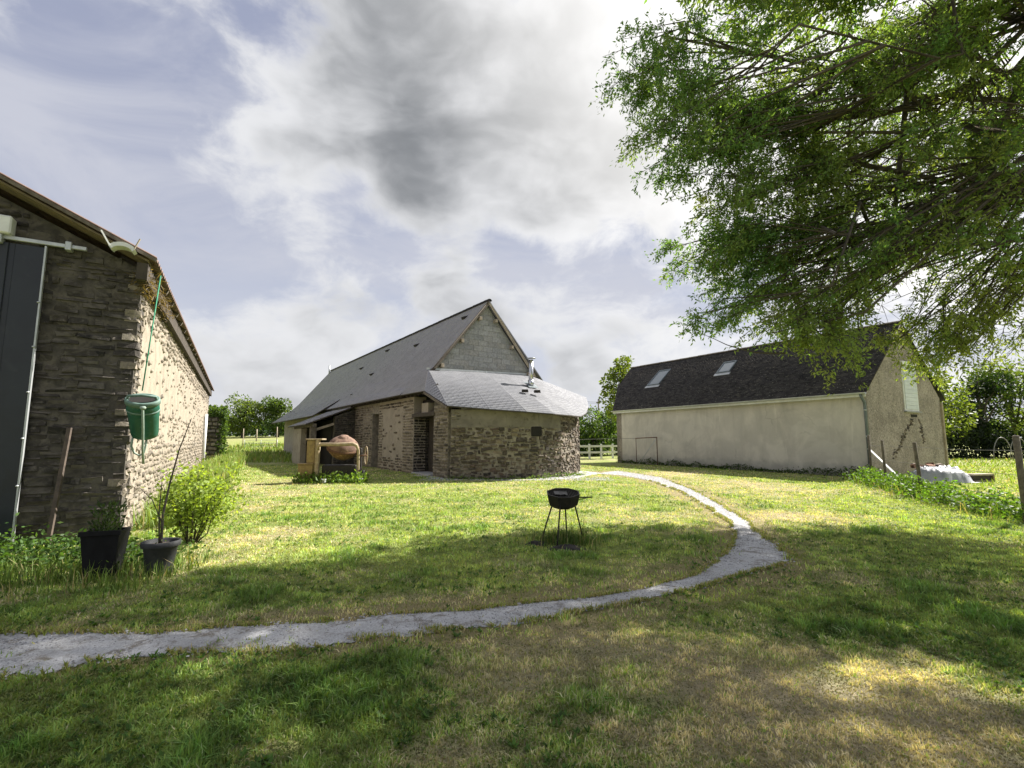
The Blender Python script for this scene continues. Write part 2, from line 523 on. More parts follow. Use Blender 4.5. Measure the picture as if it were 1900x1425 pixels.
slate_mat('slate_lean', [(0.215, 0.220, 0.240), (0.226, 0.231, 0.250), (0.206, 0.211, 0.231), (0.236, 0.240, 0.258)], rough=0.82)  # same slate in a darker copy, its colour offsets the sun on the lean-to
slate_mat('slate_old', [(0.029, 0.028, 0.029), (0.05, 0.047, 0.047), (0.019, 0.019, 0.020), (0.07, 0.065, 0.062)], spots=(0.15, 0.135, 0.11), rough=0.8, amt=0.75)


def make_plaster_wall():
    """weathered render of the right barn: rain streaks, repairs, damp foot"""
    m, k = new_mat('stained_render')
    tc = k.n('ShaderNodeTexCoord').outputs['Object']
    n = k.noise(tc, 0.7, 8, 0.66, 0.6)
    col = k.mix(k.maprange(n, 0.36, 0.62), (0.60, 0.562, 0.505), (0.49, 0.462, 0.418))
    st = k.noise(k.vmath('MULTIPLY', tc, (1.0, 1.5, 0.30)), 0.9, 7, 0.66, 0.8)
    col = k.mix(k.maprange(st, 0.46, 0.72, 0.0, 0.5), col, (0.37, 0.345, 0.312))
    st2 = k.noise(k.vmath('ADD', k.vmath('MULTIPLY', tc, (1.0, 3.4, 0.3)), (9, 4, 2)), 1.0, 5, 0.6, 0.35)
    col = k.mix(k.maprange(st2, 0.60, 0.72, 0.0, 0.5), col, (0.70, 0.66, 0.59))
    sp = k.n('ShaderNodeSeparateXYZ', {0: tc})
    nz = k.math('ADD', sp.outputs[2], k.math('MULTIPLY', k.noise(tc, 2.2, 5, 0.65), 1.1))
    col = k.mix(k.maprange(nz, 0.72, 1.25, 0.75, 0.0), col, (0.27, 0.258, 0.222))
    wc = k.vmath('ADD', k.vmath('MULTIPLY', tc, (1.0, 0.5, 0.36)), k.vmath('MULTIPLY', k.n('ShaderNodeTexNoise', {'Vector': tc, 'Scale': 1.6, 'Detail': 5.0}).outputs['Color'], (0.35, 0.35, 0.35)))
    vo = k.n('ShaderNodeTexVoronoi', {'Vector': wc, 'Scale': 0.9}, feature='DISTANCE_TO_EDGE').outputs['Distance']
    ck = k.math('MULTIPLY', k.maprange(vo, 0.004, 0.016, 1.0, 0.0), k.maprange(k.noise(k.vmath('ADD', tc, (2, 6, 4)), 0.5, 3, 0.5), 0.52, 0.64, 0.0, 0.26))
    col = k.mix(ck, col, (0.20, 0.185, 0.165))
    pz = k.math('ADD', sp.outputs[2], k.math('MULTIPLY', k.noise(k.vmath('ADD', tc, (1, 1, 7)), 0.9, 6, 0.7), 0.35))
    col = k.mix(k.maprange(pz, 0.66, 0.70, 0.30, 0.0), col, (0.40, 0.395, 0.375))
    pn_ = k.noise(k.vmath('ADD', tc, (8, 3, 5)), 0.42, 4, 0.5, 0.9)
    col = k.mix(k.maprange(pn_, 0.60, 0.63, 0.0, 0.22), col, (0.66, 0.63, 0.575))
    nb = k.noise(tc, 28, 6, 0.65)
    finish(k, col, 0.93, 0.0, nb, 0.35, 0.01, 0.25)
    m, k = new_mat('roughcast')
    tc = k.n('ShaderNodeTexCoord').outputs['Object']
    n = k.noise(tc, 1.1, 7, 0.66, 0.5)
    col = k.mix(k.maprange(n, 0.34, 0.66), (0.40, 0.352, 0.305), (0.25, 0.22, 0.192))
    n2 = k.noise(tc, 9, 6, 0.7, 0.4)
    col = k.mix(k.maprange(n2, 0.47, 0.62, 0.0, 0.8), col, (0.17, 0.148, 0.128))
    n3 = k.noise(k.vmath('ADD', tc, (3, 3, 3)), 14, 4, 0.6)
    col = k.mix(k.maprange(n3, 0.55, 0.64, 0.0, 0.75), col, (0.54, 0.49, 0.43))
    nb = k.noise(tc, 20, 6, 0.72)
    finish(k, col, 0.95, 0.0, nb, 0.9, 0.03, 0.2)


make_plaster_wall()


def ground_mats():
    m, k = new_mat('turf')
    c = k.n('ShaderNodeAttribute', attribute_name='Col').outputs['Color']
    geo = k.n('ShaderNodeNewGeometry').outputs['Position']
    n = k.noise(geo, 9, 7, 0.7, 0.3)
    n2 = k.noise(k.vmath('ADD', geo, (9, 1, 0)), 34, 5, 0.7, 0.3)
    c = k.mix(k.maprange(n, 0.3, 0.7, 0.0, 0.5), c, k.mix(1.0, c, (0.55, 0.6, 0.5), 'MULTIPLY'))
    c = k.mix(k.maprange(n2, 0.45, 0.75, 0.0, 0.55), c, k.mix(1.0, c, (1.5, 1.35, 1.25), 'MULTIPLY'))
    h = k.math('ADD', k.math('MULTIPLY', n, 1.0), k.math('MULTIPLY', n2, 0.7))
    finish(k, c, 0.95, 0.0, h, 0.8, 0.05, 0.1)
    m, k = new_mat('gravel_sheet')
    geo = k.n('ShaderNodeNewGeometry').outputs['Position']
    n = k.noise(geo, 2.4, 6, 0.65, 0.4)
    c = k.mix(k.maprange(n, 0.3, 0.7), (0.60, 0.605, 0.62), (0.45, 0.45, 0.455))
    n2 = k.noise(geo, 60, 4, 0.7)
    c = k.mix(k.maprange(n2, 0.35, 0.65, 0.0, 0.5), c, (0.22, 0.215, 0.21))
    n3 = k.noise(k.vmath('ADD', geo, (4, 2, 1)), 5.5, 6, 0.7, 0.6)
    c = k.mix(k.maprange(n3, 0.50, 0.66, 0.0, 0.75), c, (0.13, 0.105, 0.07))
    finish(k, c, 0.95, 0.0, n2, 0.9, 0.02, 0.2)
    m, k = new_mat('pebble')
    at = k.n('ShaderNodeAttribute', attribute_name='rnd').outputs['Fac']
    c = k.ramp(at, [(0, (0.16, 0.163, 0.17)), (0.35, (0.29, 0.29, 0.295)), (0.7, (0.42, 0.42, 0.42)), (1, (0.22, 0.205, 0.185))])
    finish(k, c, 0.9, 0.0, None, spec=0.25)


ground_mats()

# ------------------------------------------------------------------ ground, path
PATH_FAR = [(-5.9,4.05),(-4.46,4.14),(-4.22,4.16),(-3.59,4.16),(-2.88,4.16),(-2.53,4.31),(-1.88,4.39),(-1.22,4.56),(-0.50,4.69),(0.27,4.95),(0.82,5.08),(1.45,5.39),(2.08,5.84),(2.72,6.60),(3.39,7.58),(3.93,8.67),(4.19,9.80),(4.51,11.73),(5.10,15.00),(5.15,18.92),(4.75,21.2),(3.70,22.4)]
PATH_NEAR = [(-5.4,3.15),(-3.61,3.39),(-3.45,3.44),(-3.03,3.58),(-2.62,3.79),(-1.87,3.90),(-1.29,4.03),(-0.68,4.25),(0.00,4.39),(0.50,4.62),(1.06,4.90),(1.61,5.20),(2.13,5.50),(2.74,5.95),(3.25,6.22),(3.62,6.5),(3.82,6.85),(3.98,7.3),(4.08,7.7),(4.28,8.67),(4.72,9.80),(5.28,12.21),(5.95,16.22),(6.40,20.80),(5.55,25.06)]


def resample(poly, n):
    P = np.array(poly, float)
    s = np.concatenate([[0], np.cumsum(np.hypot(*np.diff(P, axis=0).T))])
    t = np.linspace(0, s[-1], n)
    return np.stack([np.interp(t, s, P[:, 0]), np.interp(t, s, P[:, 1])], 1)


NP_ = 420
pf = resample(PATH_FAR, NP_); pn = resample(PATH_NEAR, NP_)
_f = np.clip((pf[:, 1] - 7.0) / 3.0, 0, 1)[:, None] * .17
pf, pn = pf + (pn - pf) * _f, pn + (pf - pn) * _f
_t = np.linspace(0, 1, NP_)
cen = (pf + pn) / 2
dirw = (pf - pn); wid = np.hypot(dirw[:, 0], dirw[:, 1])[:, None]; dirw = dirw / np.maximum(wid, 1e-4)
ar = np.arange(NP_)
j1 = (fbm(ar * 0.11, ar * 0 + 3.3, 5) - 0.5) * 0.30 + (fbm(ar * 0.6, ar * 0 + 1.3, 8) - 0.5) * 0.26
j2 = (fbm(ar * 0.11, ar * 0 + 9.3, 6) - 0.5) * 0.30 + (fbm(ar * 0.6, ar * 0 + 5.3, 9) - 0.5) * 0.26
pf = pf + dirw * j1[:, None]; pn = pn - dirw * j2[:, None]
path_poly = np.concatenate([pf, pn[::-1]])


def inside(px, py, poly):
    """even-odd test, vectorised over points"""
    r = np.zeros(len(px), bool)
    x0, y0 = poly[:, 0], poly[:, 1]
    x1, y1 = np.roll(x0, -1), np.roll(y0, -1)
    for a, b, c, d in zip(x0, y0, x1, y1):
        if b == d:
            continue
        m = ((b > py) != (d > py))
        if m.any():
            r[m] ^= px[m] < (c - a) * (py[m] - b) / (d - b) + a
    return r


def path_dist(x, y):
    """signed-ish distance to the path edge strip: distance to centre line minus half width"""
    best = np.full(len(x), 1e9)
    for i in range(0, NP_, 4):
        d = np.hypot(x - cen[i, 0], y - cen[i, 1]) - wid[i, 0] / 2
        best = np.minimum(best, d)
    return best


DRY = [(3.77,5.63,.9,.45,.55),(2.61,7.98,.9,.5,.3),(5.89,10.14,1.3,.8,.75),(4.9,12.73,.8,2.2,.55),(0.68,4.05,.7,.35,.45),(0.35,3.4,.9,.5,.4),(1.86,3.22,.8,.4,.55),(2.78,3.5,.7,.35,.5),(2.18,2.78,.9,.4,.7),
       (1.16,2.75,.5,.25,.5),(-0.41,2.62,.35,.2,.75),(0.59,2.83,.35,.2,.6),(-2.08,5.84,.7,.3,.5),(-4.1,8.2,.5,1.5,.45),(-1.6,4.55,.5,.15,.6),(-9.0,17.2,1.6,2.5,.6),(7.43,22.4,1.5,2,.7),(8.2,17.2,1.5,3,.65),(2.9,9.8,1.0,1.0,.35),(4.4,6.9,.6,.4,.5),(-6.5,14,1.0,3,.3)]
GREEN = [(-2.66,3.16,.9,.5,.7),(-1.0,3.1,.5,.35,.45),(-1.85,3.3,.8,.4,.4),(-0.95,5.84,1.2,.5,.35),(2.06,7.3,1.2,.7,.5),(5.83,6.5,1.6,1.0,.6),(2.9,4.6,.7,.3,.6),(4.2,4.6,1.0,.5,.5),(10.2,10.1,2.5,2,.6),(-.6,7.2,1.6,1.2,.35),(-3,12,3,3,.3),(0.4,2.75,.18,.1,.5)]


def dryness(x, y):
    d = 0.25 + (fbm(x * 0.55, y * 0.75, 3) - 0.5) * 0.8 + (fbm(x * 2.3, y * 2.6, 31) - 0.5) * 1.0
    for (a, b, rx, ry, w) in DRY:
        d = d + .8 * w * np.exp(-((x - a) / rx) ** 2 - ((y - b) / ry) ** 2)
    for (a, b, rx, ry, w) in GREEN:
        d = d - w * np.exp(-((x - a) / rx) ** 2 - ((y - b) / ry) ** 2)
    return np.clip(d, 0, 1)


def rise(x, y):
    """the field behind the left barn climbs gently"""
    t = np.clip((y - 40) / 50, 0, 1)
    return 2.2 * t * t * (3 - 2 * t) * np.clip((-x - 8) / 14, 0, 1)


def lawn_colour(x, y):
    d = dryness(x, y)[:, None]
    lush = fbm(x * 1.4, y * 1.4, 77)[:, None]
    g = np.array([0.245, 0.325, 0.085]) * (1 - lush) + np.array([0.40, 0.45, 0.145]) * lush
    s = np.array([0.52, 0.45, 0.29])
    return g * (1 - d) + s * d


def axis_steps(a, b, lo, hi, step, grow=1.16, far=(-900, 900)):
    mid = list(np.arange(lo, hi, step))
    l, st, x = [], step, lo
    while x > far[0]:
        st *= grow; x -= st; l.append(x)
    r, st, x = [], step, mid[-1]
    while x < far[1]:
        st *= grow; x += st; r.append(x)
    return np.array(l[::-1] + mid + r)


def build_ground():
    xs = axis_steps(0, 0, -9, 13, 0.11)
    ys = axis_steps(0, 0, 1.5, 24, 0.11, 1.16, (-60, 1500))
    X, Y = np.meshgrid(xs, ys)
    x, y = X.ravel(), Y.ravel()
    z = (fbm(x * 0.8, y * 0.8, 12) - 0.5) * 0.05 * np.exp(-((y - 10) / 25) ** 2) + rise(x, y)
    # the path lies in a shallow tread
    near = (np.abs(x) < 14) & (y < 28)
    pd = np.full(len(x), 9.0)
    pd[near] = path_dist(x[near], y[near])
    z = np.where(pd < 0.35, z * np.clip(pd / 0.35, 0, 1) - 0.004 * (pd < 0.05), z)
    c = lawn_colour(x, y) * 0.70
    edge = np.clip(1 - pd / 0.30, 0, 1)[:, None] * 0.7
    c = c * (1 - edge) + np.array([0.27, 0.215, 0.12]) * edge
    nx, ny = len(xs), len(ys)
    i = np.arange(nx * ny).reshape(ny, nx)
    q = np.stack([i[:-1, :-1], i[:-1, 1:], i[1:, 1:], i[1:, :-1]], -1).reshape(-1, 4)
    me = np_mesh('ground', np.stack([x, y, z], 1), quads=q, col=c, smooth=True)
    tag(mobj('ground', me, MAT['turf']), kind='structure')


build_ground()


def build_path():
    rows = 7
    V, Q = [], []
    for r in range(rows):
        f = r / (rows - 1)
        p = pn * (1 - f) + pf * f
        z = 0.012 - 0.010 * abs(2 * f - 1) ** 3 + (fbm(p[:, 0] * 3, p[:, 1] * 3, 40) - 0.5) * 0.012
        V.append(np.stack([p[:, 0], p[:, 1], z], 1))
    V = np.concatenate(V)
    i = np.arange(rows * NP_).reshape(rows, NP_)
    Q = np.stack([i[:-1, :-1], i[:-1, 1:], i[1:, 1:], i[1:, :-1]], -1).reshape(-1, 4)
    tag(mobj('gravel_path', np_mesh('gravel_path', V, quads=Q, smooth=True), MAT['gravel_sheet']), kind='structure')
    # gravel apron along the foot of the middle barn
    ap = [(-4.4, 21.5), (-3.2, 19.7), (-2.6, 19.15), (-0.2, 18.95), (1.3, 19.1), (2.5, 19.9), (3.4, 21.6), (4.3, 22.8), (3.6, 24.5), (-2, 23)]
    mb = MB().prism(ap, 'z', -0.05, 0.016)
    tag(mb.build('gravel_apron', MAT['gravel_sheet']), kind='structure')
    # loose stones
    n = 17000
    k = rng.random(n) ** 1.5
    idx = (k * (NP_ - 1)).astype(int)
    f = np.clip(0.5 + rng.normal(0, 0.30, n), -0.05, 1.05)[:, None]
    P = pn[idx] * (1 - f) + pf[idx] * f + rng.normal(0, 0.02, (n, 2))
    na = 2500
    Pa = np.stack([rng.uniform(-3.6, 4.0, na), rng.uniform(18.9, 20.4, na)], 1)
    P = np.concatenate([P, Pa]); n += na
    dist = np.hypot(P[:, 0], P[:, 1])
    s = rng.uniform(0.003, 0.009, n) * (1 + dist / 9)
    oct_ = np.array([(1, 0, 0), (0, 1, 0), (-1, 0, 0), (0, -1, 0), (0, 0, 0.8)], float)
    an = rng.uniform(0, 6.28, n)
    c, sn = np.cos(an), np.sin(an)
    B = oct_[None] * (1 + rng.uniform(-.35, .35, (n, 5, 3)))
    B = np.stack([B[..., 0] * c[:, None] - B[..., 1] * sn[:, None], B[..., 0] * sn[:, None] + B[..., 1] * c[:, None], B[..., 2]], -1)
    V = B * s[:, None, None]
    V[..., 0] += P[:, None, 0]; V[..., 1] += P[:, None, 1]; V[..., 2] += 0.008
    b = (np.arange(n) * 5)[:, None, None]
    T = np.array([(0, 1, 4), (1, 2, 4), (2, 3, 4), (3, 0, 4)])[None] + b
    rn = np.repeat(rng.random(n), 5)
    o = mobj('gravel', np_mesh('gravel', V.reshape(-1, 3), tris=T.reshape(-1, 3), rnd=rn), MAT['pebble'])
    tag(o, 'loose pale grey gravel scattered over the winding path', 'gravel', kind='stuff')


build_path()


# ------------------------------------------------------------------ leaves, blades, branches
def leaf_mesh(name, C, D, Wd, L, Wi, col, fold=0.0):
    """C base point, D direction, Wd width direction (n,3); L,Wi (n,) -> one quad leaf each"""
    n = len(C)
    L = np.asarray(L)[:, None]; Wi = np.asarray(Wi)[:, None]
    V = np.stack([C, C + D * L * 0.45 + Wd * Wi * 0.5, C + D * L, C + D * L * 0.45 - Wd * Wi * 0.5], 1)
    Q = np.arange(n * 4).reshape(n, 4)
    return np_mesh(name, V.reshape(-1, 3), quads=Q, col=np.repeat(col, 4, 0))


def unit(v):
    return v / np.maximum(np.linalg.norm(v, axis=-1, keepdims=True), 1e-9)


def rand_dirs(n):
    return unit(rng.normal(size=(n, 3)))


def perp(D):
    return unit(np.cross(D, rand_dirs(len(D))))


def tubes_mesh(name, P0, P1, P2, r0, r2, sides=4):
    """many thin bent branches (start, mid, end) in one mesh"""
    n = len(P0)
    T = unit(P2 - P0)
    A = perp(T); B = np.cross(T, A)
    ang = np.arange(sides) * 2 * math.pi / sides
    ring = A[:, None] * np.cos(ang)[None, :, None] + B[:, None] * np.sin(ang)[None, :, None]
    r1 = (r0 + r2) * 0.5
    V = np.stack([P0[:, None] + ring * r0[:, None, None], P1[:, None] + ring * r1[:, None, None], P2[:, None] + ring * r2[:, None, None]], 1)
    base = (np.arange(n) * 3 * sides)[:, None]
    q = []
    for s in range(2):
        for k in range(sides):
            q.append([s * sides + k, s * sides + (k + 1) % sides, (s + 1) * sides + (k + 1) % sides, (s + 1) * sides + k])
    Q = (np.array(q)[None] + base[:, :, None]).reshape(-1, 4)
    return V.reshape(-1, 3), Q


def blades(name, x, y, z, h, w, col, lean=0.5, label=None, cat='grass'):
    n = len(x)
    an = rng.uniform(0, 2 * math.pi, n)
    wd = np.stack([np.cos(an), np.sin(an), np.zeros(n)], 1)
    la = rng.uniform(0, 2 * math.pi, n)
    le = np.abs(rng.normal(0, lean, n))
    ld = np.stack([np.cos(la) * le, np.sin(la) * le, np.zeros(n)], 1)
    B = np.stack([x, y, z], 1)
    h1 = h[:, None]; w1 = w[:, None]
    up = np.array([0, 0, 1.0])
    M = B + up * h1 * 0.55 + ld * h1 * 0.3
    T = B + up * h1 * np.clip(1.0 - 0.25 * le[:, None], .35, 1) + ld * h1
    V = np.stack([B - wd * w1 * .5, B + wd * w1 * .5, M + wd * w1 * .42, M - wd * w1 * .42, T], 1)
    b = (np.arange(n) * 5)[:, None]
    Q = np.array([[0, 1, 2, 3]]) + b
    Tt = np.array([[3, 2, 4]]) + b
    me = np_mesh(name, V.reshape(-1, 3), quads=Q, tris=Tt, col=np.repeat(col, 5, 0))
    o = mobj(name, me, MAT['grass_blade'])
    return tag(o, label, cat, kind='stuff')


LB_O, LB_R = (-6.36, 7.98), R(29.8)
CB_O, CB_R = (-2.5, 19.68), R(34.685)
RB_O, RB_R = (14.99, 20.22), R(29.6)


def to_local(x, y, O, rz):
    dx, dy = x - O[0], y - O[1]
    return dx * math.cos(rz) + dy * math.sin(rz), -dx * math.sin(rz) + dy * math.cos(rz)


def in_buildings(x, y):
    w, d = to_local(x, y, LB_O, LB_R); m = (w > -9) & (w < 0.05) & (d > -0.1) & (d < 25)
    w, d = to_local(x, y, CB_O, CB_R); m |= (w > 0) & (w < 9) & (d > 0.6) & (d < 38)
    m |= (x > -2.5) & (x < 2.9) & (y > 19.7) & (y < 27)
    w, d = to_local(x, y, RB_O, RB_R); m |= (w > 0) & (w < 7.2) & (d > 0) & (d < 15.6)
    return m


def build_grass():
    # density falls with distance; only the ground in front of the lens and a margin around it
    n = 640000
    u = rng.random(n)
    y0, y1, e = 2.2, 30.0, -1.25
    yy = (y0 ** (e + 1) + u * (y1 ** (e + 1) - y0 ** (e + 1))) ** (1 / (e + 1))
    xx = rng.uniform(-1, 1, n) * (1.18 * yy + 0.6)
    ok = ~inside(xx, yy, path_poly) & ~in_buildings(xx, yy)
    pd = np.full(n, 9.0)
    nr = (yy < 26) & (np.abs(xx) < 9)
    pd[nr] = path_dist(xx[nr], yy[nr])
    dr = dryness(xx, yy)
    thin = fbm(xx * 5, yy * 5, 50)
    ok |= inside(xx, yy, path_poly) & (fbm(xx * 4, yy * 4, 55) > .63) & (rng.random(n) < .5)
    keep = ok & (rng.random(n) < np.clip(1.15 - 0.25 * dr + (thin - .5) * 0.9, 0.25, 1)) & (rng.random(n) < np.clip(0.45 + pd * 3.0, 0.25, 1))
    xx, yy, dr, pd = xx[keep], yy[keep], dr[keep], pd[keep]
    n = len(xx)
    tuft = fbm(xx * 1.9, yy * 1.9, 90)
    big = np.clip((tuft - 0.56) * 6, 0, 1) * (1 - dr)
    clump0 = fbm(xx * 6, yy * 6, 301) * .6 + fbm(xx * 17, yy * 17, 302) * .4
    h = rng.uniform(0.016, 0.040, n) * np.clip((clump0 - .5) * 2.6 + 1.0, .5, 1.5) * (1 + 1.2 * big) * (1 - 0.3 * dr) * (1 + 0.015 * yy)
    w = rng.uniform(0.0030, 0.0058, n) * (1 + yy * 0.24)
    lush = fbm(xx * 1.4, yy * 1.4, 77)[:, None]
    c = np.array([0.25, 0.345, 0.09]) * (1 - lush) + np.array([0.42, 0.475, 0.155]) * lush
    c[:, 0] *= rng.uniform(0.8, 1.15, n)
    straw = rng.random(n) < np.clip(dr * 1.15 - .08, .04, .85)
    c[straw] = np.array([0.60, 0.525, 0.36])
    clump = fbm(xx * 6, yy * 6, 301) * .6 + fbm(xx * 17, yy * 17, 302) * .4
    c = c * (np.clip((clump - .5) * 3.0 + .95, .38, 1.5) * rng.uniform(.65, 1.3, n))[:, None]
    c = c * (1 - 0.42 * big[:, None] * np.array([1.0, 0.6, 0.9]))
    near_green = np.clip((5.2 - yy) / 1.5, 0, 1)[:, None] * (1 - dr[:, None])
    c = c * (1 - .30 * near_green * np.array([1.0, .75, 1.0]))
    z = np.zeros(n) + (fbm(xx * 0.8, yy * 0.8, 12) - 0.5) * 0.05 * np.exp(-((yy - 10) / 25) ** 2) * np.clip(pd / .35, 0, 1)
    blades('lawn_grass', xx, yy, z - 0.004, h, w, c, 0.75, 'short patchy lawn grass, green with straw coloured dry spots', 'grass')
    m = 26000
    i = (rng.random(m) ** 1.6 * (NP_ - 1)).astype(int)
    side = rng.random(m) < .5
    e = np.where(side[:, None], pf[i], pn[i]); sgn = np.where(side, 1, -1)[:, None]
    off = rng.normal(.015, .045, (m, 1))
    tuft = fbm(i * .35, side * 7.0, 411)
    ex, ey = (e + dirw[i] * sgn * off).T
    k = (tuft > .40) & ~in_buildings(ex, ey) & (ey < 19)
    ex, ey, tuft = ex[k], ey[k], tuft[k]
    cc = np.array([.30, .36, .09]) * rng.uniform(.45, 1.25, (len(ex), 1))
    st = rng.random(len(ex)) < .35
    cc[st] = np.array([.52, .43, .25]) * rng.uniform(.6, 1.1, (st.sum(), 1))
    blades('path_edge_grass', ex, ey, np.zeros(len(ex)), rng.uniform(.02, .06, len(ex)) * (.5 + tuft), rng.uniform(.003, .006, len(ex)) * (1 + ey * .2), cc, .9, 'ragged grass creeping over both edges of the gravel path', 'grass')
    # broad leaved lawn weeds, clover and plantain rosettes
    m = 9000
    yy = (y0 ** .4 + rng.random(m) * (15 ** .4 - y0 ** .4)) ** 2.5
    xx = rng.uniform(-1, 1, m) * (1.15 * yy + .5)
    ok = ~inside(xx, yy, path_poly) & ~in_buildings(xx, yy) & (dryness(xx, yy) < .45) & (fbm(xx * 1.2, yy * 1.2, 61) > .47)
    xx, yy = xx[ok], yy[ok]
    k = 6
    C = np.repeat(np.stack([xx, yy, np.full(len(xx), .008)], 1), k, 0)
    a = rng.uniform(0, 6.28, len(C)); el = rng.uniform(.15, .9, len(C))
    D = np.stack([np.cos(a) * np.cos(el), np.sin(a) * np.cos(el), np.sin(el)], 1)
    Wd = np.stack([-np.sin(a), np.cos(a), np.zeros(len(a))], 1)
    L = rng.uniform(.02, .05, len(C)) * (1 + C[:, 1] * .03)
    col = np.array([.07, .145, .026]) * rng.uniform(.6, 1.5, (len(C), 1))
    o = mobj('lawn_weeds', leaf_mesh('lawn_weeds', C, D, Wd, L, L * .42, col), MAT['leaf'])
    tag(o, 'small broad leaved weeds growing flat through the lawn', 'weeds', kind='stuff')
    # daisies and clover heads as pale specks
    return


build_grass()


def tall_grass(name, x, y, h, label, base=(0.16, 0.235, 0.05), zf=None, wmul=1.0, lean=.45):
    n = len(x)
    c = np.array(base) * rng.uniform(.6, 1.45, (n, 1))
    st = rng.random(n) < .12
    c[st] = np.array([.44, .38, .19]) * rng.uniform(.7, 1.1, (st.sum(), 1))
    z = np.zeros(n) if zf is None else zf
    d = np.hypot(x, y)
    return blades(name, x, y, z - .01, h, (0.006 + d * 0.0007) * wmul * rng.uniform(.7, 1.3, n), c, lean, label, 'grass')

# ------------------------------------------------------------------ masonry
def stone_unit(seed, depth=1.0):
    r = random.Random(seed)
    j = lambda a: r.uniform(-a, a)
    V = []
    for (x, z) in ((-.5, -.5), (.5, -.5), (.5, .5), (-.5, .5)):
        V.append((x + j(.03), .5, z + j(.05)))
    for i in range(4):
        x, _, z = V[i]
        V.append((x + j(.03), -.12 + j(.10), z + j(.04)))
    for (x, z) in ((-.5, -.5), (.5, -.5), (.5, .5), (-.5, .5)):
        V.append((x * (.82 + j(.12)), -.5 + j(.16), z * (.70 + j(.16))))
    F = []
    for l in (0, 4):
        for i in range(4):
            F.append((l + i, l + (i + 1) % 4, l + 4 + (i + 1) % 4, l + 4 + i))
    F.append((8, 9, 10, 11))
    return np.array(V), F


STONE = [stone_unit(100 + i) for i in range(10)]
_stone_mesh = {}


def stone_mesh(i, mat):
    k = (i, mat)
    if k not in _stone_mesh:
        V, F = STONE[i]
        me = bpy.data.meshes.new('stone')
        me.from_pydata([tuple(v) for v in V], [], F)
        me.materials.append(MAT[mat])
        _stone_mesh[k] = me
    return _stone_mesh[k]


def courses(x0, x1, z0, z1, hr, wr, seed, joint=0.018):
    """random coursed rubble: list of (cx, cz, w, h)"""
    r = random.Random(seed)
    out = []
    z = z0
    while z < z1 - 0.02:
        h = min(r.uniform(*hr), z1 - z)
        if z1 - z - h < hr[0] * .5:
            h = z1 - z
        x = x0 + r.uniform(-wr[1] * .5, 0)
        while x < x1:
            w = r.uniform(*wr)
            a, b = max(x, x0), min(x + w, x1)
            if b - a > wr[0] * .45:
                hh = h * r.uniform(.72, 1.0)
                out.append(((a + b) / 2, z + h / 2 + r.uniform(-.12, .12) * (h - hh) + r.uniform(-.006, .006), b - a - joint, max(hh - joint, .02)))
            x += w
        z += h
    return out


def lay(parent, lst, origin, ang, mat, proud=0.03, depth=0.14, name='stone', tilt=0.02, seed=1, rough=0.0):
    """each stone an object of its own; origin on the wall face, ang turns local +x along the wall, -y outward"""
    r = random.Random(seed)
    ca, sa = math.cos(ang), math.sin(ang)
    for (cx, cz, w, h) in lst:
        pr = proud * r.uniform(.3, 1.3)
        yoff = depth / 2 - pr
        cx += r.uniform(-1, 1) * rough * w * .3; cz += r.uniform(-1, 1) * rough * h * .35
        w *= 1 + rough * r.uniform(-.35, .25); h *= 1 + rough * r.uniform(-.4, .45)
        o = bpy.data.objects.new(name, stone_mesh(r.randrange(len(STONE)), mat))
        link(o, parent)
        o.location = (origin[0] + cx * ca - yoff * sa, origin[1] + cx * sa + yoff * ca, origin[2] + cz)
        o.rotation_euler = (r.uniform(-.04, .04), r.uniform(-tilt, tilt) * 2, ang + r.uniform(-.05, .05))
        o.scale = (w, depth, h)


def lay_joined(parent, groups, mat, name='stone_facing', seed=1, rough=0.0):
    """groups: list of (lst, origin, ang, proud, depth): many small stones as ONE part"""
    r = random.Random(seed)
    Vs, Qs, rn = [], [], []
    b = 0
    for (lst, origin, ang, proud, depth) in groups:
        for (cx, cz, w, h) in lst:
            V, F = STONE[r.randrange(len(STONE))]
            pr = proud * r.uniform(.3, 1.3)
            yoff = depth / 2 - pr
            cx += r.uniform(-1, 1) * rough * w * .3; cz += r.uniform(-1, 1) * rough * h * .35
            w *= 1 + rough * r.uniform(-.35, .25); h *= 1 + rough * r.uniform(-.4, .45)
            P = V * np.array([w, depth, h])
            an = r.uniform(-.05, .05) * (1 + 2.5 * rough)
            P = np.stack([P[:, 0] * math.cos(an) - P[:, 2] * math.sin(an), P[:, 1], P[:, 0] * math.sin(an) + P[:, 2] * math.cos(an)], 1)
            P = P + np.array([cx, yoff, cz])
            X = origin[0] + P[:, 0] * math.cos(ang) - P[:, 1] * math.sin(ang)
            Y = origin[1] + P[:, 0] * math.sin(ang) + P[:, 1] * math.cos(ang)
            Vs.append(np.stack([X, Y, origin[2] + P[:, 2]], 1))
            Qs.append(np.array(F) + b); b += len(V)
            rn.append(np.full(len(V), r.random()))
    if not Vs:
        return None
    o = mobj(name, np_mesh(name, np.concatenate(Vs), quads=np.concatenate(Qs), rnd=np.concatenate(rn)), MAT[mat], parent)
    o['kind'] = 'stuff'
    return o


def pl_interp(poly, s):
    P = np.array(poly, float)
    d = np.concatenate([[0], np.cumsum(np.linalg.norm(np.diff(P, axis=0), axis=1))])
    t = np.asarray(s) * d[-1]
    return np.stack([np.interp(t, d, P[:, i]) for i in range(3)], -1), d[-1]


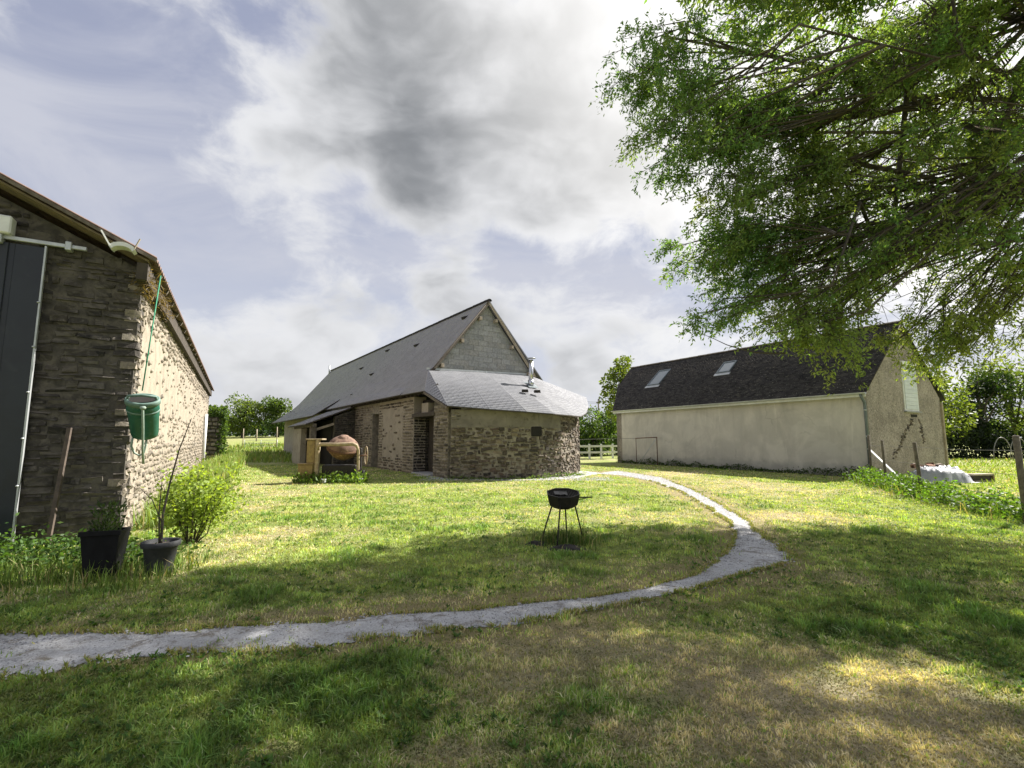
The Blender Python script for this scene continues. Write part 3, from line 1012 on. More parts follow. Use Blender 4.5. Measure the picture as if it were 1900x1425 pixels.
def roof_loft(parent, rails, mat, sl_w=0.22, sl_h=0.14, name='roof', thick=0.05, under='wood_dark', slates='slates', seed=1, lift=0.012, jag=0.0, rows=None):
    """rails: polylines from eave to ridge. Builds a solid deck and, on it, courses of lapped slates."""
    r = np.random.default_rng(seed)
    n = 24
    ss = np.linspace(0, 1, n)
    L = [pl_interp(p, ss)[0] for p in rails]
    V = np.concatenate(L); m = len(L)
    # deck: top and underside
    i = np.arange(m * n).reshape(m, n)
    q = np.stack([i[:-1, :-1], i[:-1, 1:], i[1:, 1:], i[1:, :-1]], -1).reshape(-1, 4)
    Vd = np.concatenate([V - [0, 0, .004], V - [0, 0, thick]])
    qb = q[:, ::-1] + m * n
    rim = np.concatenate([i[0, :], i[1:, -1], i[-1, -2::-1], i[-2:0:-1, 0]])
    rn = np.roll(rim, -1)
    qs = np.stack([rim, rim + m * n, rn + m * n, rn], -1)
    deck = mobj(name, np_mesh(name, Vd, quads=np.concatenate([q, qb, qs])), MAT[under], parent)
    # slates
    Vs, Qs, rnd = [], [], []
    b = 0
    for k in range(m - 1):
        lo, hi = rails[k], rails[k + 1]
        A, la = pl_interp(lo, ss); B, lb = pl_interp(hi, ss)
        run = np.linalg.norm(B - A, axis=1).max()
        nrows = rows or max(1, int(round(run / sl_h)))
        for j in range(nrows):
            f0 = j / nrows - (0.25 / nrows if (j or k) else 0); f1 = (j + 1.12) / nrows
            length = la * (1 - (f0 + f1) / 2) + lb * (f0 + f1) / 2
            cnt = max(1, int(round(length / sl_w)))
            ed = (np.arange(cnt + 1) + (0.5 if j % 2 else 0)) / cnt
            ed = np.clip(ed, 0, 1)
            if j % 2:
                ed = np.concatenate([[0], ed])
            s0, s1 = ed[:-1], ed[1:]
            keep = (s1 - s0) * length > 0.02
            s0, s1 = s0[keep], s1[keep]
            g = 0.004 / max(length, .1)
            a0, b0 = pl_interp(lo, s0 + g)[0], pl_interp(hi, s0 + g)[0]
            a1, b1 = pl_interp(lo, s1 - g)[0], pl_interp(hi, s1 - g)[0]
            p00 = a0 + (b0 - a0) * f0; p01 = a0 + (b0 - a0) * min(f1, 1)
            p10 = a1 + (b1 - a1) * f0; p11 = a1 + (b1 - a1) * min(f1, 1)
            nrm = unit(np.cross(p10 - p00, p01 - p00) + 1e-12)
            nrm = np.where(nrm[:, 2:3] < 0, -nrm, nrm)
            c = len(s0)
            li = lift * r.uniform(.8, 1.5, (c, 1)); lj = lift * r.uniform(.8, 1.5, (c, 1))
            dn = unit(p00 - p01) * (r.uniform(-jag, jag, (c, 1)))
            t00 = p00 + nrm * li + dn; t10 = p10 + nrm * lj + dn
            Vv = np.stack([p00 + nrm * .001 + dn, p10 + nrm * .001 + dn, t10, t00, p11 + nrm * .003, p01 + nrm * .003], 1)
            Qs.append((np.array([[0, 1, 2, 3], [3, 2, 4, 5]])[None] + (np.arange(c) * 6)[:, None, None] + b).reshape(-1, 4))
            Vs.append(Vv.reshape(-1, 3)); b += c * 6
            rnd.append(np.repeat(r.random(c), 6))
    o = mobj(slates, np_mesh(slates, np.concatenate(Vs), quads=np.concatenate(Qs), rnd=np.concatenate(rnd)), MAT[mat], deck)
    o['kind'] = 'stuff'
    return deck


# ------------------------------------------------------------------ left barn
varied('soffit_wood', (0.20, 0.155, 0.09), (0.13, 0.105, 0.07), 5, 0.9, bstr=0.5, c3=(0.24, 0.15, 0.08))


def left_barn():
    t = thing('stone_barn', (*LB_O, 0), LB_R, 'tall dark stone barn at the left edge with a sunlit rubble side wall', 'barn')
    RS = 0.477
    gw = MB().prism([(-9, -.2), (0, -.2), (0, 4.48), (-4.5, 4.48 + 4.5 * RS), (-9, 4.48)], 'y', 0.0, 0.55).build('gable_wall', MAT['mortar_dark'], t)
    st = []
    for s in courses(-1.45, 0.0, 0.0, 4.9, (0.05, 0.17), (0.12, 0.50), 3, 0.018):
        if s[1] < 4.42 - s[0] * RS:
            st.append(s)
    lay(gw, [(a_, b_, c_ * 1.04, d_ * 1.22) for (a_, b_, c_, d_) in st], (0, 0, 0), 0.0, 'schist', 0.016, 0.16, seed=5, tilt=.035, rough=.6)
    rest = [s for s in courses(-3.4, -1.46, 4.6, 6.2, (0.10, 0.19), (0.22, 0.62), 4, 0.022) if s[1] < 4.42 - s[0] * RS]
    lay_joined(gw, [(rest, (0, 0, 0), 0.0, 0.03, 0.16)], 'schist', seed=6)
    sw = MB().box(-.55, 0, .55, 24.5, -.2, 4.46).build('side_wall', MAT['mortar_warm'], t)
    # the long side wall: rubble shows at the foot, under the eave and at the corner; in between it is mostly pointed over
    near, far = [], []
    r = random.Random(8)
    for s in courses(0.0, 24.4, 0.0, 4.42, (0.08, 0.17), (0.10, 0.30), 11, 0.012):
        x, z, w, h = s
        p = 0.14
        if z < 1.5 or z > 3.75 or x < .5:
            p = 0.92
        elif z < 2.2:
            p = 0.35
        if r.random() > p:
            continue
        (near if x < 6.0 else far).append(s)
    near.sort(key=lambda s: s[0])
    lay(sw, near[:160], (0, 0, 0), R(90), 'rubble_warm', 0.022, 0.20, seed=9, tilt=.09, rough=1)
    lay_joined(sw, [(near[160:] + far, (0, 0, 0), R(90), 0.022, 0.20)], 'rubble_warm', seed=10, rough=1)
    # corrugated roof
    per, amp = 0.19, 0.032
    ys = np.arange(-0.42, 24.9, per / 8)
    z = np.cos((ys + .42) * 2 * math.pi / per) * amp
    ex, ez, rx = 0.24, 4.60, -4.5
    rz = ez + (ex - rx) * RS
    V = np.concatenate([np.stack([np.full_like(ys, ex), ys, ez + z], 1), np.stack([np.full_like(ys, rx), ys, rz + z], 1),
                        np.stack([np.full_like(ys, ex), ys, ez + z - .022], 1), np.stack([np.full_like(ys, rx), ys, rz + z - .022], 1)])
    n = len(ys); a = np.arange(n - 1)
    Q = np.concatenate([np.stack([a, a + 1, a + 1 + n, a + n], 1), np.stack([a + 2 * n, a + 3 * n, a + 1 + 3 * n, a + 1 + 2 * n], 1),
                        np.stack([a, a + 2 * n, a + 1 + 2 * n, a + 1], 1), [[0, n, 3 * n, 2 * n], [n - 1, 3 * n - 1, 4 * n - 1, 2 * n - 1]]])
    roof = mobj('roof', np_mesh('roof', V, quads=Q), MAT['corrugated'], t)
    V2 = V.copy(); V2[:, 0] = -9 - V2[:, 0]
    mobj('roof', np_mesh('roof', V2, quads=Q[:, ::-1]), MAT['corrugated'], t)
    # verge board and soffit boards seen from below along the gable
    mb = MB().bar((ex, -.43, ez - .035), (rx, -.43, rz - .035), 0.025, 0.05)
    mb.build('verge_board', MAT['wood_grey'], t)
    for k in range(3):
        y = -.30 + k * .14
        MB().bar((ex - .12, y, ez - .10 + .057), (rx, y, rz - .075), 0.125, 0.03).build('soffit_board', MAT['soffit_wood'], t)
    MB().box(-.02, 0.13, -.40, 24.6, 4.22, 4.50).build('eave_beam', MAT['wood_dark'], t)
    for k in range(24):
        y = .5 + k * 1.0
        MB().bar((.20, y, 4.52), (-.4, y, 4.52 + .6 * RS), 0.08, 0.10).build('rafter', MAT['wood_grey'], t)
    # fibrous stuff hanging out of the eave at the corner
    N = 1500
    C = np.stack([rng.normal(.06, .07, N), rng.uniform(-.30, 2.6, N), 4.36 + rng.normal(0, .09, N)], 1)
    C[:, 2] -= np.clip(.6 - np.abs(C[:, 1]), 0, 1) * rng.random(N) * .35
    D = rand_dirs(N); D[:, 2] -= .5; D = unit(D)
    col = np.array([.15, .11, .06]) * rng.uniform(.4, 1.4, (N, 1))
    ins = mobj('eave_straw', leaf_mesh('eave_straw', C, D, perp(D), rng.uniform(.06, .2, N), np.full(N, .018), col), MAT['leaf'], t)
    ins['kind'] = 'stuff'
    # sliding door of dark metal boards hanging from its rail
    door = bpy.data.objects.new('sliding_door', None); link(door, t); door.location = (-1.22, -.10, 0)
    x = 0.0
    for k in range(6):
        w = .34
        MB().box(x - w, x, -.035, 0, .12, 4.60, .008).build('board', MAT['door_metal'], door)
        x -= w
        if k < 5:
            MB().box(x - .07, x, -.012, -.002, .12, 4.60).build('board_gap', MAT['door_metal'], door)
            x -= .07
    MB().box(-.0, .022, -.05, .01, .10, 4.62).build('edge_strip', MAT['zinc'], door)
    for zz in (.9, 1.6, 2.3, 3.0, 3.7):
        MB().lathe([(.0, 0), (.018, 0), (.018, .02), (0, .024)], 8).build('bolt_head', MAT['zinc'], door, (.0, -.055, zz))
    rl = MB().box(-4.6, -.72, -.16, -.10, 4.64, 4.70, .006).build('door_rail', MAT['zinc'], t)
    MB().box(-.98, -.90, -.19, -.05, 4.60, 4.74, .008).build('rail_bracket', MAT['zinc'], rl)
    # things fixed to the wall: white lamp box over the door, white fitting under the verge
    lb = thing('wall_lamp', (0, 0, 0), 0, 'white box lamp fixed above the dark sliding door', 'lamp')
    lb.matrix_world = Matrix.Translation((*LB_O, 0)) @ Matrix.Rotation(LB_R, 4, 'Z') @ Matrix.Translation((-1.86, -.06, 4.62))
    MB().box(-.28, .27, -.20, 0, .08, .36, .02).build('housing', MAT['white_paint'], lb)
    MB().box(-.26, .17, -.16, 0, -.06, .078, .01).build('diffuser', MAT['zinc'], lb)
    MB().box(-.26, .07, -.18, -.02, -.12, -.065, .01).build('lower_rim', MAT['white_paint'], lb)
    sp = thing('curved_bracket', (0, 0, 0), 0, 'small white curved fitting with two arms under the barn verge', 'bracket')
    sp.matrix_world = Matrix.Translation((*LB_O, 0)) @ Matrix.Rotation(LB_R, 4, 'Z') @ Matrix.Translation((-.18, -.58, 4.60))
    prof = [(math.cos(a) * .17, math.sin(a) * .11) for a in np.linspace(0.15, math.pi - .15, 9)]
    prof += [(math.cos(a) * .13, math.sin(a) * .075 - .03) for a in np.linspace(math.pi - .15, .15, 9)]
    MB().prism(prof, 'y', -.10, .10).build('hood', MAT['white_paint'], sp)
    MB().bar((-.15, -.09, .02), (-.27, -.11, .24), .03, .02).build('arm', MAT['white_paint'], sp)
    MB().bar((.15, -.09, .02), (.22, -.11, .20), .02, .015).build('arm', MAT['wood_pale'], sp)
    # white downpipe near the far end
    MB().tube([(.10, 20.8, 0), (.10, 20.8, 2.95)], .085, 10).build('downpipe', MAT['white_paint'], t)
    return t


left_barn()


# ------------------------------------------------------------------ middle barn
def gl(p):
    """world point -> middle barn local"""
    w, d = to_local(p[0], p[1], CB_O, CB_R)
    return (w, d, p[2])


def middle_barn():
    t = thing('slate_roofed_barn', (*CB_O, 0), CB_R, 'long stone barn with a steep blue grey slate roof in the middle', 'barn')
    W, RH, D0, D1 = 9.02, 9.22, 4.6, 37.6
    # ---- left wall, with doorway and slit door
    lw = bpy.data.objects.new('long_wall', None); link(lw, t)
    def piece(y0, y1, z1=3.62, x0=0.0, x1=.62, z0=-.2, mat='mortar_mid', name='masonry'):
        return MB().box(x0, x1, y0, y1, z0, z1).build(name, MAT[mat], lw)
    piece(0.25, 1.60, 3.05)
    piece(3.80, 8.62, mat='old_plaster')
    piece(9.72, 12.98)
    piece(12.99, D1, mat='old_plaster')
    piece(1.60, 3.80, 3.45, z0=2.72, x0=.45, x1=.6, mat='dark_inside')  # not masonry: near-black panel painting the dark recess above the lintel
    piece(2.35, 3.05, 3.25, z0=2.81, x0=.06, x1=.4, mat='old_plaster')
    piece(8.62, 9.72, z0=3.02)
    MB().box(.40, .46, 8.60, 9.74, 0, 3.04).build('slit_door', MAT['wood_dark'], lw)
    MB().box(.78, .84, 1.5, 3.9, 0, 2.75).build('plank_door', MAT['wood_dark'], lw)
    MB().box(-.06, .6, 1.50, 3.92, 2.62, 2.80, .015).build('lintel', MAT['wood_dark'], lw)
    MB().box(-.12, .7, 1.7, 3.7, -.02, .09, .015).build('door_step', MAT['concrete'], lw)
    A90 = R(-90)   # face toward -x: local +x runs along -y
    joined = []
    def left(y0, y1, z0, z1, hr, wr, seed):
        return [(-c[0], c[1], c[2], c[3]) for c in courses(y0, y1, z0, z1, hr, wr, seed)]
    q1 = left(3.82, 5.1, 0, 3.5, (.11, .17), (.22, .5), 21)
    q2 = left(8.0, 8.6, 0, 3.5, (.11, .17), (.22, .4), 22) + left(9.74, 11.4, 0, 3.5, (.11, .17), (.2, .42), 23)
    q3 = left(0.25, 1.58, 0, 2.95, (.10, .16), (.22, .5), 24)
    q4 = [s for s in left(5.1, 8.0, 0, 3.5, (.12, .2), (.2, .4), 25) if random.random() < (.65 if s[1] < .7 else .10) or s[1] > 3.2]
    q5 = left(11.4, 12.98, 0, 3.5, (.11, .18), (.2, .45), 26)
    joined += [(q1, (0, 0, 0), A90, .03, .14), (q2, (0, 0, 0), A90, .03, .14), (q3, (0, 0, 0), A90, .03, .14)]
    lay_joined(lw, joined, 'quoin', 'quoin_stones', 31)
    lay_joined(lw, [(q4, (0, 0, 0), A90, .02, .12), (q5, (0, 0, 0), A90, .03, .12)], 'rubble_brown', 'rubble_stones', 32)
    # far reveal of the doorway (faces the viewer)
    MB().box(.62, .80, 3.80, 4.3, 0, 2.72).build('reveal', MAT['mortar_dark'], lw)
    lay_joined(lw, [(courses(0.02, .80, 0.02, 2.62, (.10, .16), (.2, .42), 27), (0, 3.80, 0), 0.0, .03, .14)], 'dark_brick', 'reveal_stones', 33)
    # rear long wall and far gable close the building
    MB().box(W - .6, W, D0 + .3, D1, -.2, 3.85).build('rear_wall', MAT['mortar_mid'], t)
    MB().prism([(.62, -.2), (W - .6, -.2), (W - .6, 4.0), (4.51, RH - .3), (.62, 4.0)], 'y', D1 - .55, D1 - .01).build('far_gable', MAT['mortar_mid'], t)
    MB().box(.55, .62, 4.7, D1 - .6, 3.5, 4.2).build('wall_plate', MAT['wood_dark'], t)
    # ---- cart shed extension
    sh = bpy.data.objects.new('cart_shed', None); link(sh, t)
    MB().prism([(-1.25, -.1), (0, -.1), (0, 3.50), (-1.25, 3.0)], 'y', 13.0, 13.4).build('side_wall', MAT['mortar_dark'], sh)
    st = [s for s in courses(-1.24, 0, 0, 3.4, (.09, .15), (.18, .42), 41) if s[1] < 3.38 + .36 * s[0]]
    lay_joined(sh, [(st, (0, 13.0, 0), 0.0, .03, .12)], 'dark_brick', 'brickwork', 34)
    MB().box(-2.62, -2.28, 13.05, 13.4, -.1, 2.35, .02).build('post', MAT['wood_grey'], sh)
    MB().box(-2.62, -2.28, 15.8, 18.3, -.1, 2.30).build('outer_wall', MAT['old_plaster'], sh)
    MB().bar((-2.45, 12.9, 2.44), (-2.45, 18.4, 2.44), .22, .2).build('beam', MAT['wood_grey'], sh)
    MB().bar((-1.25, 13.2, 2.55), (-2.4, 13.2, 2.15), .14, .14).build('brace', MAT['wood_pale'], sh)
    MB().prism([(-2.6, -.1), (0, -.1), (0, 3.75), (-.5, 3.4), (-1.3, 3.0), (-2.6, 2.45)], 'y', 18.3, 18.6).build('end_wall', MAT['old_plaster'], sh)
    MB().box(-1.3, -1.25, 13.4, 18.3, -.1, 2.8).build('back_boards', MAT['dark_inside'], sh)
    # ---- roofs (rails run from the eave to the ridge, y is along the barn)
    fr = 4.33
    def rails(y0, y1, prof):
        return [[(w, y0, h), (w, y1, h)] for (w, h) in prof]
    main = roof_loft(t, [[(-.46, fr + .15, 3.73), (-.46, D1 + .2, 3.73)], [(.28, fr + .08, 4.28), (.28, D1 + .2, 4.28)], [(1.34, fr + .03, 5.32), (1.34, D1 + .3, 5.32)], [(4.51, fr, RH), (4.51, D1 + .5, RH - .05)]],
                     'slate_new', .24, .15, 'main_roof', .07, seed=3)
    MB().prism([(4.51, RH), (W + .4, 3.73), (W + .4, 3.66), (4.51, RH - .07)], 'y', fr, D1 + .4).build('rear_slope', MAT['slate_new'], t)
    roof_loft(t, [[(-2.95, 12.85, 2.50), (-2.95, 18.45, 2.46)], [(-.10, 12.85, 3.66), (-.10, 18.45, 3.66)], [(.80, 12.9, 4.62), (.80, 18.4, 4.62)]], 'slate_new', .24, .15, 'shed_roof', .07, seed=4, lift=.02)
    roof_loft(t, [[(-1.35, 18.5, 3.28), (-1.2, 37.9, 3.25)], [(.55, 18.5, 4.55), (.55, 37.9, 4.55)]], 'slate_new', .24, .15, 'far_eave_roof', .07, seed=5, lift=.02)
    # lean-to: straight front rounding off into a cone on the right
    T0 = (1.02, 4.50, 5.08); T1 = (7.45, 4.52, 5.28)
    E0 = (-.28, 2.05, 3.74)
    Ew = [(-2.62, 19.42, 2.95), (-.9, 19.30, 2.80), (.6, 19.36, 2.70), (1.75, 19.85, 2.64), (2.6, 20.75, 2.62), (3.15, 21.9, 2.64), (3.55, 22.9, 2.84), (3.82, 23.9, 3.22), (3.92, 25.2, 3.78)]
    El = [gl(p) for p in Ew]
    Tl = [T0, (3.0, 4.52, 5.15), (4.5, 4.52, 5.2), (5.6, 4.52, 5.23), (6.35, 4.52, 5.25), (6.85, 4.52, 5.27), (7.2, 4.52, 5.28), (7.4, 4.53, 5.28), (7.5, 4.6, 5.28)]
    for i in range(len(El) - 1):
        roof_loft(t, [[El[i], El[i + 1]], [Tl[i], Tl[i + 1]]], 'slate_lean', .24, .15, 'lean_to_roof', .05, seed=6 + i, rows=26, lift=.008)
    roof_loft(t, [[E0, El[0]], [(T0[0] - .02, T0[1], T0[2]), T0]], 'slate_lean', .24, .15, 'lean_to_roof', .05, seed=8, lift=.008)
    roof_loft(t, [[(-.42, 4.55, 3.72), E0], [(T0[0] - .06, T0[1] + .04, T0[2]), (T0[0] - .02, T0[1], T0[2])]], 'slate_new', .24, .13, 'hip_roof', .05, seed=9)
    MB().bar((T0[0] - .1, T0[1] - .02, T0[2] + .05), (T1[0], T1[1] - .02, T1[2] + .06), .03, .10).build('flashing', MAT['zinc'], t)
    MB().bar((E0[0] - .02, E0[1], E0[2] - .08), (El[0][0] - .02, El[0][1] + .03, El[0][2] - .08), .035, .10).build('verge_board', MAT['wood_grey'], t)
    # ---- lean-to walls on the rounded footprint
    Fw = [(-2.5, 19.68), (-.22, 19.66), (1.1, 19.92), (2.07, 20.72), (2.85, 22.25), (3.35, 24.2), (3.5, 26.4)]
    F = [gl((*p, 0))[:2] for p in Fw]
    top = [2.86, 2.76, 2.68, 2.64, 2.64, 2.72, 2.9]
    wall = bpy.data.objects.new('lean_to_wall', None); link(wall, t)
    alls = []
    for i in range(len(F) - 1):
        a, b = Vector(F[i]), Vector(F[i + 1])
        L = (b - a).length
        ang = math.atan2(b.y - a.y, b.x - a.x)
        nin = Vector((-math.sin(ang), math.cos(ang))) * .6
        zt = min(top[i], top[i + 1]) + .06
        q = [tuple(a), tuple(b), tuple(b + nin), tuple(a + nin)]
        MB().prism(q, 'z', -.2, zt).build('masonry', MAT['mortar_mid'], wall)
        stop = 2.06 if i < 3 else 2.6
        c = courses(.0, L, 0, stop, (.09, .22), (.13, .44), 50 + i, .02)
        alls += [(s, (a.x, a.y, 0), ang) for s in c]
        if i < 3:
            o2 = Vector((math.sin(ang), -math.cos(ang))) * .03
            q2 = [tuple(a + o2), tuple(b + o2), tuple(b), tuple(a)]
            MB().prism(q2, 'z', 2.08, zt - .02).build('render_band', MAT['band_render'], wall)
    # the largest 300 stones as parts of their own, the others joined
    alls.sort(key=lambda k: -k[0][2] * k[0][3])
    for j, (s, o, an) in enumerate(alls[:300]):
        lay(wall, [s], o, an, 'rubble_brown', .05, .16, seed=700 + j, tilt=.10, rough=1)
    lay_joined(wall, [([s], o, an, .045, .16) for (s, o, an) in alls[300:]], 'rubble_brown', 'small_stones', 35, rough=1)
    # upright column of pale quoins and a dark hole beside it
    a, b = Vector(F[1]), Vector(F[2]); ang = math.atan2(b.y - a.y, b.x - a.x)
    qs = courses(1.02, 1.34, 0, 1.45, (.10, .15), (.3, .32), 61)
    lay_joined(wall, [(qs, (a.x, a.y, 0), ang, .06, .16)], 'quoin', 'quoin_column', 36)
    corner = courses(0.0, .42, 0, 2.8, (.10, .17), (.22, .42), 62)
    lay_joined(wall, [(corner, (F[0][0], F[0][1], 0), math.atan2(F[1][1] - F[0][1], F[1][0] - F[0][0]), .055, .16)], 'quoin', 'corner_quoins', 37)
    hx = a + (b - a) * .93
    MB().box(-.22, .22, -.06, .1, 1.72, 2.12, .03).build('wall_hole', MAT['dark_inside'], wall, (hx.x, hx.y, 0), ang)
    # return of the lean-to wall on the left, up to the hip
    MB().prism([(.25, 2.7), (1.62, 2.7), (1.62, 3.45), (.25, 2.95)], 'x', .02, .5).build('masonry', MAT['mortar_dark'], wall)
    # ---- block gable
    gb = MB().prism([(.9, 4.3), (W - .9, 4.3), (W - .9, 4.75), (4.51, RH - .22), (.9, 4.75)], 'y', D0, D0 + .3).build('block_gable', MAT['concrete'], t)
    bh, bw = .295, .60
    z = 4.9; row = 0
    slope = (RH - 5.32) / (4.51 - 1.34)
    while z < 9.0:
        xa = 4.51 - (RH - .30 - z) / slope; xb = 2 * 4.51 - xa
        x = 0.4 + (.3 if row % 2 else 0)
        while x < W:
            x0, x1 = max(x, xa), min(x + bw, xb)
            # clip the block's top corners to the rake
            if x1 - x0 > .12:
                zt = z + bh - .014
                xa2 = 4.51 - (RH - .30 - zt) / slope; xb2 = 2 * 4.51 - xa2
                bl = (x0 + .007, z + .007); br = (x1 - .007, z + .007)
                tl = (max(x0 + .007, min(xa2, x1 - .05)), zt); tr = (min(x1 - .007, max(xb2, x0 + .05)), zt)
                if tr[0] > tl[0]:
                    MB().prism([bl, br, tr, tl], 'y', D0 - .012 - random.random() * .008, D0 + .1).build('block', MAT['breeze_block'], gb)
            x += bw
        z += bh; row += 1
    # barge boards on the rakes, purlin ends
    for sgn in (-1, 1):
        X = lambda w: 4.51 + sgn * (4.51 - w)
        MB().bar((X(4.51), fr + .02, RH - .09), (X(1.30), fr + .05, 5.18), .035, .16).build('barge_board', MAT['wood_grey' if sgn < 0 else 'wood_pale'], t)
        for (w, h) in ((1.75, 5.55), (2.9, 6.98), (4.0, 8.34)):
            MB().box(X(w) - .08, X(w) + .08, fr + .02, D0 + .1, h - .28, h - .10, .01).build('purlin_end', MAT['wood_pale'], t)
        MB().bar((X(1.34), fr + .05, 5.18), (X(-.42), fr + .18, 3.64), .035, .12).build('barge_board', MAT['wood_dark'], t)
    # rafter feet over the doorway and under the near eave
    for k in range(5):
        y = 2.3 + k * .45
        MB().bar((-.26, y, 3.62), (.5, y, 4.10), .07, .09).build('rafter_foot', MAT['wood_dark'], t)
    for k in range(17):
        y = 4.8 + k * .5
        MB().bar((-.36, y, 3.60), (.3, y, 3.62 + .4), .07, .09).build('rafter_foot', MAT['wood_dark'], t)
    # half round ridge tiles
    me = None
    prof = [(math.cos(a) * .15, math.sin(a) * .12) for a in np.linspace(0, math.pi, 9)] + [(math.cos(a) * .12, math.sin(a) * .09) for a in np.linspace(math.pi, 0, 9)]
    k = 0
    y = fr - .05
    while y < D1 + .4:
        if me is None:
            o = MB().prism(prof, 'y', 0, .43).build('ridge_tile', MAT['slate_old'], t); me = o.data
        else:
            o = bpy.data.objects.new('ridge_tile', me); link(o, t)
        o.location = (4.51, y, RH - .03 + random.uniform(-.006, .006)); o.rotation_euler = (R(1.6), 0, 0)
        y += .41
    # stove flue with cap
    p = gl((0.98, 24.6, 0))
    fl = bpy.data.objects.new('flue', None); link(fl, t); fl.location = (p[0], p[1], 4.30)
    MB().tube([(0, 0, 0), (0, 0, 1.38)], .125, 14).build('pipe', MAT['steel'], fl)
    MB().tube([(0, 0, 0), (0, 0, .34)], .155, 14).build('collar', MAT['steel'], fl)
    MB().lathe([(.0, 1.52), (.24, 1.49), (.25, 1.47), (0, 1.47)], 16).build('cap', MAT['steel'], fl)
    for an in (0, 2.1, 4.2):
        MB().bar((.1 * math.cos(an), .1 * math.sin(an), 1.36), (.1 * math.cos(an), .1 * math.sin(an), 1.48), .02, .01).build('cap_strut', MAT['steel'], fl)
    MB().prism([(-.3, -.34), (.3, -.34), (.3, .34), (-.3, .34)], 'z', 0, .012).build('flashing_plate', MAT['blue_grey_pipe'], fl, (0, 0, .08)).rotation_euler = (R(31), 0, 0)
    # hooded vents
    def vent(w, d, h, sx, par=t, tilt=0):
        m = MB().add([(-.16, -.12, 0), (.16, -.12, 0), (.16, .2, 0), (-.16, .2, 0), (-.13, -.10, .14), (.13, -.10, .14)],
                     [(0, 1, 5, 4), (4, 5, 2, 3), (0, 4, 3), (1, 2, 5), (3, 2, 1, 0)])
        o = m.build('roof_vent', MAT['iron_black'], par, (w, d, h), sx)
        return o
    for (x, y, h) in ((.62, 22.6, 4.05), (1.20, 22.7, 4.03)):
        q = gl((x, y, h)); vent(q[0], q[1], q[2] - .20, R(-34)).rotation_euler = (R(25), 0, R(-34))
    for (w, d, h) in ((3.87, 5.96, 8.48), (3.19, 11.1, 7.64), (3.84, 18.2, 8.44), (2.05, 16.3, 6.23), (3.01, 21.9, 7.42), (.81, 16.5, 4.70), (.5, 37, 4.45)):
        vent(w, d, h, R(-90)).rotation_euler = (R(45), 0, R(-90))
    pipe = MB().tube([(4.2, 37.3, 8.6), (4.2, 37.3, 9.75)], .09, 8)
    pipe.build('vent_pipe', MAT['zinc'], t)
    return t


middle_barn()


